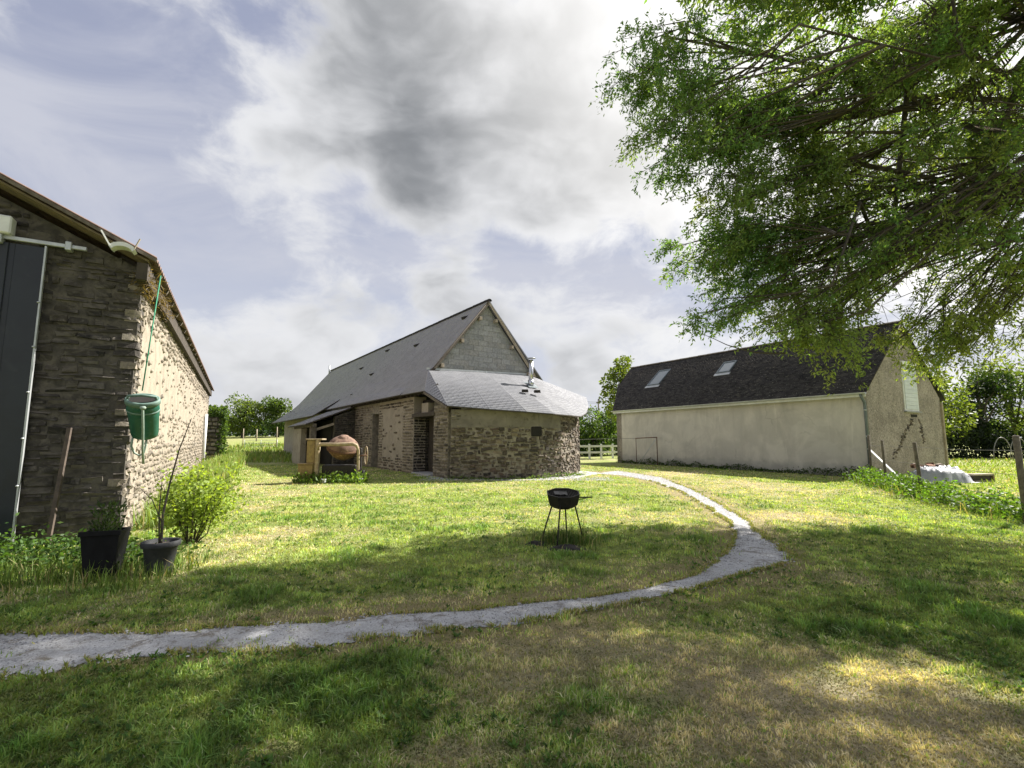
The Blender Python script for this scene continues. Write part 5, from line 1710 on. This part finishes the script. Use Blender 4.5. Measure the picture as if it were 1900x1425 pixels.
def pots():
    # black square tub standing against the gable corner
    t = thing('planter_tub', (-4.80, 5.84, 0), R(20), 'large black planter tub at the dark corner of the left barn', 'planter')
    t.scale = (.52, .56, .95)
    MB().add([(-.26, -.22, 0), (.26, -.22, 0), (.26, .22, 0), (-.26, .22, 0), (-.36, -.30, .56), (.36, -.30, .56), (.36, .30, .56), (-.36, .30, .56), (-.33, -.27, .56), (.33, -.27, .56), (.33, .27, .56), (-.33, .27, .56), (-.32, -.26, .48), (.32, -.26, .48), (.32, .26, .48), (-.32, .26, .48)],
              [(3, 2, 1, 0), (0, 1, 5, 4), (1, 2, 6, 5), (2, 3, 7, 6), (3, 0, 4, 7), (4, 5, 9, 8), (5, 6, 10, 9), (6, 7, 11, 10), (7, 4, 8, 11), (8, 9, 13, 12), (9, 10, 14, 13), (10, 11, 15, 14), (11, 8, 12, 15)]).build('tub', MAT['pot_black'], t)
    MB().box(-.315, .315, -.255, .255, .44, .485).build('soil', MAT['soil'], t)
    MB().box(-.385, .385, -.325, -.30, .52, .58, .006).build('rim', MAT['pot_black'], t)
    n = 420
    a = rng.uniform(0, 6.28, n); r = rng.uniform(0, .32, n)
    P = np.stack([np.cos(a) * r, np.sin(a) * r * .8, .5 + rng.random(n) ** 1.4 * .38], 1)
    D = unit(np.stack([np.cos(a), np.sin(a), rng.uniform(0, 1.2, n)], 1))
    col = np.array([.05, .085, .03]) * rng.uniform(.5, 1.5, (n, 1))
    o = mobj('foliage', leaf_mesh('foliage', P, D, perp(D), rng.uniform(.05, .11, n), rng.uniform(.02, .05, n), col), MAT['leaf'], t); o['kind'] = 'stuff'
    # grey round pot with a bare stemmed shrub
    t = thing('plant_pot', (-4.22, 5.95, 0), 0, 'dark grey round pot with a tall bare stem, beside the black tub', 'plant pot')
    t.scale = (.84, .84, .92)
    prof = [(0, 0), (.155, 0), (.165, .05), (.205, .34), (.225, .35), (.238, .36), (.240, .42), (.225, .425), (.205, .41), (.195, .37), (0, .365)]
    MB().lathe(prof, 22).build('pot', MAT['pot_grey'], t)
    MB().lathe([(0, .385), (.196, .372)], 18).build('soil', MAT['soil'], t)
    st = [(.0, .0, .36), (-.03, .03, .75), (.02, .05, 1.15), (.14, .02, 1.6), (.30, .0, 2.02)]
    MB().tube(st, [.02, .017, .013, .009, .004], 7).build('stem', MAT['bark'], t)
    MB().tube([(-.04, .02, .36), (-.08, .02, .8), (-.06, .0, 1.25)], [.012, .009, .004], 6).build('stem', MAT['bark'], t)
    MB().tube([(-.02, .05, .6), (-.2, .02, .95), (-.36, -.02, 1.1)], [.009, .006, .003], 6).build('stem', MAT['bark'], t)
    n = 150
    k = rng.integers(0, 4, n); f = rng.random((n, 1)); S = np.array(st)
    P = S[k] * (1 - f) + S[k + 1] * f + rng.normal(0, .06, (n, 3)); P = P[P[:, 2] < 1.0]
    D = rand_dirs(len(P)); D[:, 2] = np.abs(D[:, 2])
    col = np.array([.10, .16, .03]) * rng.uniform(.6, 1.4, (len(P), 1))
    o = mobj('foliage', leaf_mesh('foliage', P, unit(D), perp(D), rng.uniform(.03, .07, len(P)), rng.uniform(.015, .035, len(P)), col), MAT['leaf'], t); o['kind'] = 'stuff'
    # sunlit lime green shrub behind the pots
    t = thing('lime_shrub', (-4.95, 7.65, 0), 0, 'lime green sunlit shrub against the side wall of the left barn', 'shrub')
    mb = MB()
    r = random.Random(3)
    ends = []
    for k in range(22):
        a = r.uniform(0, 6.28); q = r.uniform(.12, .58)
        e = (math.cos(a) * q, math.sin(a) * q * .9 + .15, r.uniform(.4, 1.18))
        mb.tube(limb_pts((math.cos(a) * .06, math.sin(a) * .06, 0), e, .08, 5, .4, k), list(np.linspace(.011, .003, 6)), 5)
        ends.append(e)
    mb.build('stems', MAT['twig'], t)['kind'] = 'stuff'
    n = 2900
    E_ = np.array(ends)[rng.integers(0, len(ends), n)]
    f = rng.uniform(.25, 1.05, (n, 1)) ** .7
    P = E_ * f + rng.normal(0, .12, (n, 3)) * np.array([1, 1, .9]); P[:, 2] = np.maximum(P[:, 2], .03)
    D = rand_dirs(n); D[:, 2] = D[:, 2] * .6 + .1
    col = np.array([.25, .34, .065]) * rng.uniform(.55, 1.4, (n, 1))
    o = mobj('foliage', leaf_mesh('foliage', P, unit(D), perp(D), rng.uniform(.04, .085, n), rng.uniform(.028, .058, n), col), MAT['leaf'], t); o['kind'] = 'stuff'
    # weathered post leaning on the gable
    t = MB().add([], [])
    b = LB_R
    g = lambda w, d, z: (LB_O[0] + w * math.cos(b) - d * math.sin(b), LB_O[1] + w * math.sin(b) + d * math.cos(b), z)
    o = MB().bar(g(-.78, -.30, -.05), g(-.72, -.06, 1.78), .055, .045).build('wooden_post', MAT['stake_wood'])
    tag(o, 'reddish weathered wooden stake leaning on the dark barn gable', 'stake')


pots()


def canister():
    b = LB_R
    M_ = Matrix.Translation((*LB_O, 0)) @ Matrix.Rotation(b, 4, 'Z')
    t = thing('hanging_canister', (0, 0, 0), 0, 'green plastic sprayer canister hanging on the sunlit barn wall', 'canister')
    t.matrix_world = Matrix.Translation((-6.07, 7.98, 1.64)) @ Matrix.Rotation(R(28), 4, 'Z') @ Matrix.Rotation(R(36), 4, 'X')
    body = [(0, .0), (.13, .0), (.175, .03), (.19, .10), (.205, .42), (.215, .50), (.205, .53), (.218, .56), (.218, .64), (.20, .66)]
    MB().lathe(body, 22, sq=.72).build('body', MAT['green_plastic'], t)
    MB().lathe([(.205, .655), (.232, .665), (.235, .72), (.225, .745), (.19, .745), (.185, .70), (.17, .64), (0, .63)], 22, sq=.72).build('collar', MAT['green_plastic_faded'], t)
    MB().lathe([(.213, .52), (.226, .53), (.226, .545), (.213, .555)], 22, sq=.72).build('band', MAT['green_plastic_faded'], t)
    MB().lathe([(0, .722), (.188, .728)], 22, sq=.72).build('opening', MAT['dark_inside'], t)
    # handle bow over the mouth, pump rod and lance down the front
    MB().tube([(-.19, -.02, .72), (-.18, -.03, .80), (0, -.04, .83), (.18, -.03, .80), (.19, -.02, .72)], .022, 8).build('handle', MAT['green_plastic_faded'], t)
    MB().tube([(.03, -.16, .68), (.03, -.19, .66), (.02, -.20, .3), (.0, -.19, -.1), (-.01, -.17, -.42)], .018, 8).build('lance', MAT['hose_pale'], t)
    MB().lathe([(0, 0), (.04, 0), (.045, .03), (.03, .05), (0, .055)], 12).build('lance_knob', MAT['hose_pale'], t, (.03, -.165, .66))
    MB().tube([(-.15, -.06, .02), (-.17, -.09, -.12), (-.13, -.12, -.24), (-.06, -.14, -.28), (.0, -.14, -.22), (.03, -.12, -.08), (.03, -.06, .0)], .016, 8).build('hose', MAT['hose_pale'], t)
    o = MB().tube([(-5.98, 7.72, 2.38), (-6.05, 7.9, 3.4), (-6.10, 8.06, 4.42)], .010, 6).build('rope', MAT['green_rope'])
    tag(o, 'thin green rope from the eave down to the hanging canister', 'rope')


varied('green_rope', (0.03, 0.26, 0.14), (0.02, 0.18, 0.10), 9, 0.7)
canister()


# ------------------------------------------------------------------ barbecue
def barbecue():
    cx, cy = .80, 7.68
    t = thing('barbecue', (cx, cy, 0), 0, 'rusty black charcoal barbecue on four thin legs, alone on the lawn', 'barbecue')
    n = 8
    ro = R(22.5)
    prof = [(0, .545), (.17, .55), (.235, .60), (.268, .74), (.272, .775), (.252, .775), (.248, .745), (.215, .62), (0, .60)]
    MB().lathe(prof, n, smooth=False, sq=.86, rot0=ro).build('bowl', MAT['iron_black'], t)
    TILT = R(13)
    def lean(o):
        o.rotation_euler = (TILT, 0, 0)
        o.location = Vector((0, 0, .66)) - Matrix.Rotation(TILT, 3, 'X') @ Vector((0, 0, .66))
    lean(bpy.data.objects[-1] if False else t.children[-1])
    g = MB()
    for k in range(-9, 10):
        x = k * .024
        y = math.sqrt(max(.236 ** 2 - x * x, 0)) * .84
        g.bar((x, -y, .752), (x, y, .752), .006, .006)
    gr = g.build('grill_grate', MAT['iron_black'], t); gr['kind'] = 'stuff'
    lean(gr)
    # crumpled ash and a scrap lying on the grate
    a = MB()
    r = random.Random(2)
    V = []
    for i in range(5):
        for j in range(5):
            V.append((-.14 + i * .05, -.10 + j * .04, .762 + r.uniform(0, .022)))
    a.add(V, [(i * 5 + j, (i + 1) * 5 + j, (i + 1) * 5 + j + 1, i * 5 + j + 1) for i in range(4) for j in range(4)])
    lean(a.build('ash_crust', MAT['concrete_dark'], t))
    MB().tube([(.24, -.04, .70), (.33, -.05, .70), (.45, -.06, .705)], [.010, .010, .011], 7).build('handle', MAT['iron_black'], t)
    MB().bar((.22, -.05, .665), (.36, -.06, .69), .03, .008).build('handle_bracket', MAT['iron_black'], t)
    for (tx, ty, bx, by) in ((-.17, -.06, -.37, -.10), (-.06, -.17, -.14, -.40), (.05, .17, .09, .33), (.18, .03, .34, .20)):
        MB().tube([(tx, ty, .60), ((tx + bx) / 2, (ty + by) / 2, .31), (bx, by, -.02)], [.013, .012, .012], 7).build('leg', MAT['iron_black'], t)
    # charred ground, weeds left standing by the mower
    n = 900
    a = rng.uniform(0, 6.28, n); q = rng.normal(0, .26, n)
    x = cx + np.cos(a) * q * 1.25; y = cy + np.sin(a) * q * .8
    h = rng.uniform(.08, .26, n)
    tall_grass('barbecue_grass', x, y, h, 'tuft of tall grass left unmown under the barbecue', (.09, .15, .035), lean=.5)
    n = 14
    tall_grass('seed_stalks', cx + rng.uniform(-.1, .42, n), cy + rng.normal(.1, .15, n), rng.uniform(.35, .5, n), 'few tall seed stalks beside the barbecue legs', (.14, .19, .05), lean=.15)
    for k, (dx, dy, s, lab) in enumerate(((-.40, -.06, .20, 'small dark heap of ash at the left leg of the barbecue'), (.02, -.38, .34, 'wide dark heap of ash in front of the barbecue legs'))):
        V = [(0, 0, .05 * s / .2 * .8)]
        F = []
        rr = random.Random(k)
        for ring, (rad, z) in enumerate(((.5, .038), (1.0, -.012))):
            for i in range(14):
                an = i / 14 * 6.283
                q = s * rad * rr.uniform(.8, 1.15)
                V.append((math.cos(an) * q, math.sin(an) * q * .62, z * rr.uniform(.7, 1.3)))
        F += [(0, 1 + i, 1 + (i + 1) % 14) for i in range(14)]
        F += [(1 + i, 15 + i, 15 + (i + 1) % 14, 1 + (i + 1) % 14) for i in range(14)]
        o = MB().add(V, F).build('ash_heap', MAT['char'], None, (cx + dx, cy + dy, 0))
        tag(o, lab, 'ash heap')


varied('concrete_dark', (0.14, 0.135, 0.13), (0.07, 0.066, 0.062), 14, 0.95, bstr=0.6)
varied('char', (0.018, 0.016, 0.015), (0.045, 0.04, 0.034), 12, 1.0, bstr=1.0, bscale=40)
barbecue()


# ------------------------------------------------------------------ cement mixer
def mixer():
    t = thing('cement_mixer', (-6.55, 18.55, 0), R(6), 'old cement mixer with a rusty drum and yellow frame before the slate roofed barn', 'cement mixer')
    t.scale = (1, 1, 1.26)
    MB().box(-.62, .64, -.25, .3, .05, .50, .03).build('dark_base_block', MAT['iron_black'], t)  # black base block added to paint the darkness under the drum
    # drum: axis tilted toward the viewer, belly band, upper and lower cones
    dr = bpy.data.objects.new('drum', None); link(dr, t); dr.location = (.06, .10, 1.02); dr.rotation_euler = (R(14), R(7), 0)
    MB().lathe([(.58, .02), (.58, .06), (.53, .14), (.42, .23), (.28, .30), (.18, .32), (.17, .36), (.0, .35)], 26).build('upper_cone', MAT['rust_pink'], dr)
    MB().lathe([(.56, -.075), (.61, -.06), (.615, .0), (.58, .018)], 26).build('gear_ring', MAT['rust_dark'], dr)
    MB().lathe([(.0, -.34), (.24, -.33), (.40, -.25), (.51, -.15), (.558, -.076)], 26).build('lower_cone', MAT['rust'], dr)
    # yoke: bowed tube over the drum from post to post
    MB().tube([(-.74, -.34, .95), (-.70, -.50, 1.07), (-.58, -.58, 1.12), (0, -.60, 1.115), (.55, -.60, 1.13), (.68, -.55, 1.09), (.735, -.45, .95), (.74, -.40, .40), (.72, -.36, .05)], .052, 10).build('yoke', MAT['cream_paint'], t)
    MB().box(-.84, -.70, -.42, -.22, .02, 1.26, .015).build('post', MAT['cream_paint'], t)
    MB().box(.66, .78, -.1, .1, .0, 1.0, .015).build('post', MAT['iron_black'], t)
    MB().box(-.84, .76, -.06, .06, .08, .18, .01).build('base_beam', MAT['iron_black'], t)
    MB().box(-.85, -.75, -.6, .62, .06, .16, .01).build('base_beam', MAT['iron_black'], t)
    # motor housing and its box on the left
    hs = MB().box(-1.16, -.86, -.36, .12, .30, 1.24, .02).build('motor_housing', MAT['yellow_paint'], t)
    MB().box(-1.20, -.60, -.42, .16, 1.243, 1.29, .012).build('lid', MAT['cream_paint'], hs)
    MB().box(-1.42, -.90, -.44, -.02, .12, .52, .02).build('drive_box', MAT['yellow_paint'], t)
    MB().box(-1.44, -.88, -.46, 0, .523, .56, .012).build('box_rim', MAT['yellow_paint'], t)
    # tipping wheel on the right
    wh = bpy.data.objects.new('tipping_wheel', None); link(wh, t); wh.location = (.98, -.2, .78); wh.rotation_euler = (0, 0, R(22))
    ring = [(0, math.cos(a) * .27, math.sin(a) * .27) for a in np.linspace(0, 2 * math.pi, 25)]
    MB().tube(ring, .018, 6, cap=False).build('rim', MAT['cream_paint'], wh)
    for k in range(3):
        a = k * 2.094 + .4
        MB().tube([(0, 0, 0), (0, math.cos(a) * .27, math.sin(a) * .27)], .011, 6).build('spoke', MAT['rust'], wh)
    MB().tube([(-.24, 0, 0), (.04, 0, 0)], .025, 8).build('hub', MAT['rust_dark'], wh)
    # road wheel low on the right
    rw = bpy.data.objects.new('road_wheel', None); link(rw, t); rw.location = (.90, -.15, .17)
    prof = [(.17 * math.cos(0), 0)]
    ty = MB().lathe([(.10, -.05), (.165, -.05), (.18, -.03), (.18, .03), (.165, .05), (.10, .05)], 18)
    o = ty.build('tyre', MAT['black_rubber'], rw); o.rotation_euler = (0, R(90), 0)
    o = MB().lathe([(0, -.02), (.06, -.045), (.10, -.05), (.10, .05), (.06, .045), (0, .02)], 14).build('rim', MAT['cream_paint'], rw); o.rotation_euler = (0, R(90), 0)
    # the patch of plants round it
    def fn(n):
        P = np.stack([rng.uniform(-1.5, 1.1, n) - 6.5, 18.0 + rng.normal(0, .22, n), rng.random(n) ** 1.2 * rng.uniform(.12, .42, n)], 1)
        D = np.stack([rng.normal(0, .7, n), rng.normal(0, .7, n), rng.uniform(.1, 1.0, n)], 1)
        return P, D
    leafy('mixer_weeds', 1900, fn, .12, (.12, .2, .04), 'patch of leafy weeds growing around the cement mixer', 'weeds', wid=.4)
    for k, (x, y, lab) in enumerate(((-6.86, 17.72, 'white stone in the weeds under the middle of the cement mixer'), (-5.60, 18.02, 'pale stone by the small wheel of the cement mixer'))):
        V, F = STONE[k]
        mb = MB().add([(v[0] * .17, v[1] * .15, v[2] * .15 + .09) for v in V], F + [(3, 2, 1, 0)])
        tag(mb.build('white_stone', MAT['white_paint'], None, (x, y, 0), .4 * k), lab, 'stone')


varied('rust_dark', (0.085, 0.045, 0.028), (0.14, 0.075, 0.04), 12, 0.9, 0.1, bstr=0.5, bscale=50)
mixer()


# ------------------------------------------------------------------ small things on the right
def right_side():
    G = 'posts of the wire fence on the right'
    posts = [((14.55, 19.7), 1.75, .05, (0, 0), 'dark fence post standing at the corner downpipe of the beige barn'),
             ((13.05, 17.0), 1.55, .045, (-.02, .02), 'thin grey fence post in front of the rough gable'),
             ((11.66, 13.9), 1.50, .05, (-.09, 0), 'leaning fence post in front of the white tarpaulin heap'),
             ((9.95, 9.5), 1.66, .058, (-.03, 0), 'thick pale fence post at the right edge of the picture')]
    tops = []
    for (p, h, r, ln, lab) in posts:
        mb = MB().tube([(0, 0, -.3), (ln[0] * .5, ln[1] * .5, h * .5), (ln[0], ln[1], h), (ln[0], ln[1], h + .015)], [r, r * .97, r * .92, r * .6], 9)
        o = mb.build('fence_post', MAT['wood_grey'], None, (*p, 0)); tag(o, lab, 'fence post', G)
        tops.append((Vector((*p, 0)), Vector((ln[0], ln[1], h)), h))
    for z, lab in ((.95, 'top'), (.62, 'middle'), (.30, 'lowest')):
        pts = []
        for i in range(len(tops)):
            b, l, h = tops[i]
            q = b + l * min(z * 1.45 / h, .97)
            pts.append(q)
            if i < len(tops) - 1:
                b2, l2, h2 = tops[i + 1]
                q2 = b2 + l2 * min(z * 1.45 / h2, .97)
                pts.append(q.lerp(q2, .5) - Vector((0, 0, .03)))
        pts.append(pts[-1] + Vector((-.1, -3.5, -.05)))
        tag(MB().tube(pts, .0045, 5).build('fence_wire', MAT['wire']), lab + ' strand of wire on the fence at the right', 'wire', 'wires of the right fence')
    # white board leaning by the corner
    o = MB().bar((15.15, 18.95, .02), (14.62, 19.85, 1.22), .16, .03).build('white_board', MAT['white_paint'])
    tag(o, 'white board leaning on the post by the beige barn corner', 'board')
    # heap under a white tarpaulin
    t = thing('tarpaulin_heap', (16.1, 18.4, 0), R(10), 'white tarpaulin thrown over a low heap beside the beige barn gable', 'tarpaulin')
    nx, ny = 34, 22
    X, Y = np.meshgrid(np.linspace(-1, 1, nx), np.linspace(-1, 1, ny))
    rr = np.sqrt((X / 1.0) ** 2 + (Y / 1.0) ** 2)
    hgt = .62 * np.clip(1.12 - rr ** 3.2, 0, 1) ** .8 * (.75 + .5 * fbm(X * 2 + 3, Y * 2, 81))
    crease = np.abs(fbm(X * 3.5 + 7, Y * 3.5, 83) - .5) * .9
    hgt = np.clip(hgt - crease * (hgt > .05), 0, 2) + .02
    V = np.stack([X.ravel() * 1.12, Y.ravel() * .75, hgt.ravel()], 1)
    V[:, 0] += (fbm(V[:, 0] * 2, V[:, 1] * 2 + 9, 85) - .5) * .35
    i = np.arange(nx * ny).reshape(ny, nx)
    q = np.stack([i[:-1, :-1], i[:-1, 1:], i[1:, 1:], i[1:, :-1]], -1).reshape(-1, 4)
    mobj('sheet', np_mesh('sheet', V, quads=q), MAT['tarp'], t)
    st = courses(-.9, .9, 0, .4, (.1, .16), (.2, .4), 91)
    for k in range(9):
        r = random.Random(k)
        o = bpy.data.objects.new('rubble', stone_mesh(k, 'brick_stone')); link(o, t)
        o.location = (-.55 + k * .14 + r.uniform(-.05, .05), .30 + r.uniform(-.1, .18), .58 + r.uniform(-.06, .06)); o.scale = (.22, .18, .13); o.rotation_euler = (r.uniform(-.3, .3), r.uniform(-.3, .3), r.uniform(0, 3))
    # hollow block lying in the grass
    t = thing('hollow_block', (17.75, 18.5, 0), R(14), 'brown hollow block lying in the grass right of the tarpaulin', 'block')
    mb = MB().box(-.5, .5, -.18, .18, .0, .06).box(-.5, .5, -.18, .18, .24, .30)
    MB().box(-.5, .42, -.12, .18, .062, .238).build('core', MAT['wood_dark'], t)
    MB().box(-.5, .5, -.18, .18, .0, .06).build('slab', MAT['wood_pale'], t)
    MB().box(-.5, .5, -.18, .18, .24, .30).build('slab', MAT['wood_pale'], t)
    MB().box(.42, .5, -.18, .18, .062, .238).build('end', MAT['yellow_paint'], t)
    # rusty frame standing against the long wall
    b = RB_R
    g = lambda w, d, z: (RB_O[0] + w * math.cos(b) - d * math.sin(b), RB_O[1] + w * math.sin(b) + d * math.cos(b), z)
    t = thing('rusty_frame', g(-.5, 12.2, 0), b, 'rusty metal frame standing against the beige barn wall', 'frame')
    MB().tube([(0, -.85, 0), (0, -.85, 1.72)], .028, 7).build('upright', MAT['rust_dark'], t)
    MB().tube([(0, .95, .1), (0, .95, 1.66)], .02, 7).build('upright', MAT['rust_dark'], t)
    MB().tube([(0, -.87, 1.72), (0, .97, 1.66)], .028, 7).build('top_bar', MAT['rust'], t)
    MB().tube([(-.12, .65, .02), (-.03, -.75, 1.55)], .02, 7).build('diagonal_bar', MAT['zinc'], t)
    o = MB().tube([g(-.5, 13.15, 1.66), g(-.7, 16.5, 1.62), (4.6, 39.0, 1.55), (3.2, 40.2, 1.55)], .012, 5).build('fence_wire', MAT['wire'])
    tag(o, 'pale wire running from the rusty frame toward the white fence', 'wire')
    # white rail fence in the gap
    t = thing('white_fence', (6.2, 39.5, 0), R(30), 'low white painted rail fence between the two barns', 'fence')
    for k in range(7):
        x = -3.6 + k * 1.25
        MB().box(x - .07, x + .07, -.06, .06, -.2, 1.22, .01).build('post', MAT['white_paint'], t)
        if k < 6:
            for z in (.45, .95):
                MB().box(x + .071, x + 1.179, -.025, .025, z, z + .16, .006).build('rail', MAT['white_paint'], t)
    # utility pole and overhead wires
    t = thing('utility_pole', (13.0, 72, 0), 0, 'thin wooden utility pole beyond the green bushes', 'utility pole')
    MB().tube([(0, 0, -.3), (0, 0, 7.6)], [.14, .10], 8).build('pole', MAT['wood_grey'], t)
    MB().box(-.35, .35, -.05, .05, 7.05, 7.17).build('crossarm', MAT['wood_grey'], t)
    def wire_obj(a, b2, sag, lab):
        p = limb_pts(a, b2, -sag, 10, 0)
        tag(MB().tube(p, .022, 5).build('overhead_wire', MAT['black_rubber']), lab, 'wire')
    wire_obj(gl2(7.6, 6.0, 5.4), (13.0, 72, 7.2), .5, 'dark overhead wire running from the slate roof to the utility pole')
    wire_obj((13.0, 72, 7.0), (3.0, 46, 6.0), .3, 'faint overhead wire left of the utility pole')
    # bent hoops in the paddock
    for k, (x, y, lab) in enumerate(((38.0, 37.5, 'left of two thin bent hoops before the dark hedge'), (39.6, 37.8, 'right of two thin bent hoops before the dark hedge'))):
        p = [(x + math.cos(a) * .75, y, math.sin(a) * 1.75) for a in np.linspace(0, math.pi, 13)]
        tag(MB().tube(p, .03, 6).build('bent_hoop', MAT['wire']), lab, 'hoop', 'hoops in the paddock')


def gl2(w, d, z):
    a = CB_R
    return (CB_O[0] + w * math.cos(a) - d * math.sin(a), CB_O[1] + w * math.sin(a) + d * math.cos(a), z)


stone_mat('brick_stone', [(0.30, 0.15, 0.10), (0.38, 0.24, 0.17), (0.42, 0.38, 0.33)], lich=.2)
right_side()


# ------------------------------------------------------------------ left background
def left_back():
    # end of a ruined stone wall, ivy on its top and right side
    t = thing('ruined_wall', (-20.7, 33.2, 0), R(24), 'end of a ruined stone wall with ivy beyond the left barn', 'wall')
    MB().box(-1.0, .55, 0, .7, -.2, 3.15, .05).build('masonry', MAT['mortar_dark'], t)
    lay(t, courses(-.95, .5, 0, 3.1, (.2, .34), (.3, .62), 95, .04), (0, 0, 0), 0.0, 'quoin', .09, .3, seed=96, tilt=.08)
    n = 2600
    P = np.stack([rng.normal(.62, .16, n), rng.uniform(-.2, .8, n), rng.uniform(.1, 3.5, n)], 1)
    k = rng.random(n) < .4
    P[k, 0] = rng.uniform(-1.1, .8, k.sum()); P[k, 2] = 3.15 + rng.random(k.sum()) ** 1.5 * .75
    D = rand_dirs(n)
    col = np.array([.07, .12, .03]) * rng.uniform(.5, 1.6, (n, 1))
    o = mobj('ivy', leaf_mesh('ivy', P, D, perp(D), rng.uniform(.1, .2, n), rng.uniform(.08, .16, n), col), MAT['leaf'], t); o['kind'] = 'stuff'
    # stakes and a low rail in the field
    G = 'stakes in the field behind the barns'
    for (x, y, h, r, lab) in ((-31.2, 56, 2.3, .05, 'tall thin stake in the field, left of the pair'), (-27.3, 56, 2.5, .05, 'tall thin stake in the field, right of the pair by the slate barn'),
                              (-36.0, 68, 1.7, .09, 'pale short stake in the field under the round tree')):
        tag(MB().tube([(0, 0, -.2), (.02, 0, h * .5), (0, 0, h)], [r, r, r * .9], 7).build('field_stake', MAT['wood_pale'], None, (x, y, fz(x, y))), lab, 'stake', G)
    t = thing('field_gate', (-29.2, 56.2, fz(-29.2, 56.2)), 0, 'low grey metal hurdle lying in the field between two stakes', 'hurdle')
    for z in (.25, .6, .95):
        MB().tube([(-1.9, 0, z), (1.9, 0, z)], .025, 6).build('bar', MAT['zinc'], t)
    for x in (-1.9, 0, 1.9):
        MB().tube([(x, 0, 0), (x, 0, 1.0)], .025, 6).build('upright', MAT['zinc'], t)


left_back()
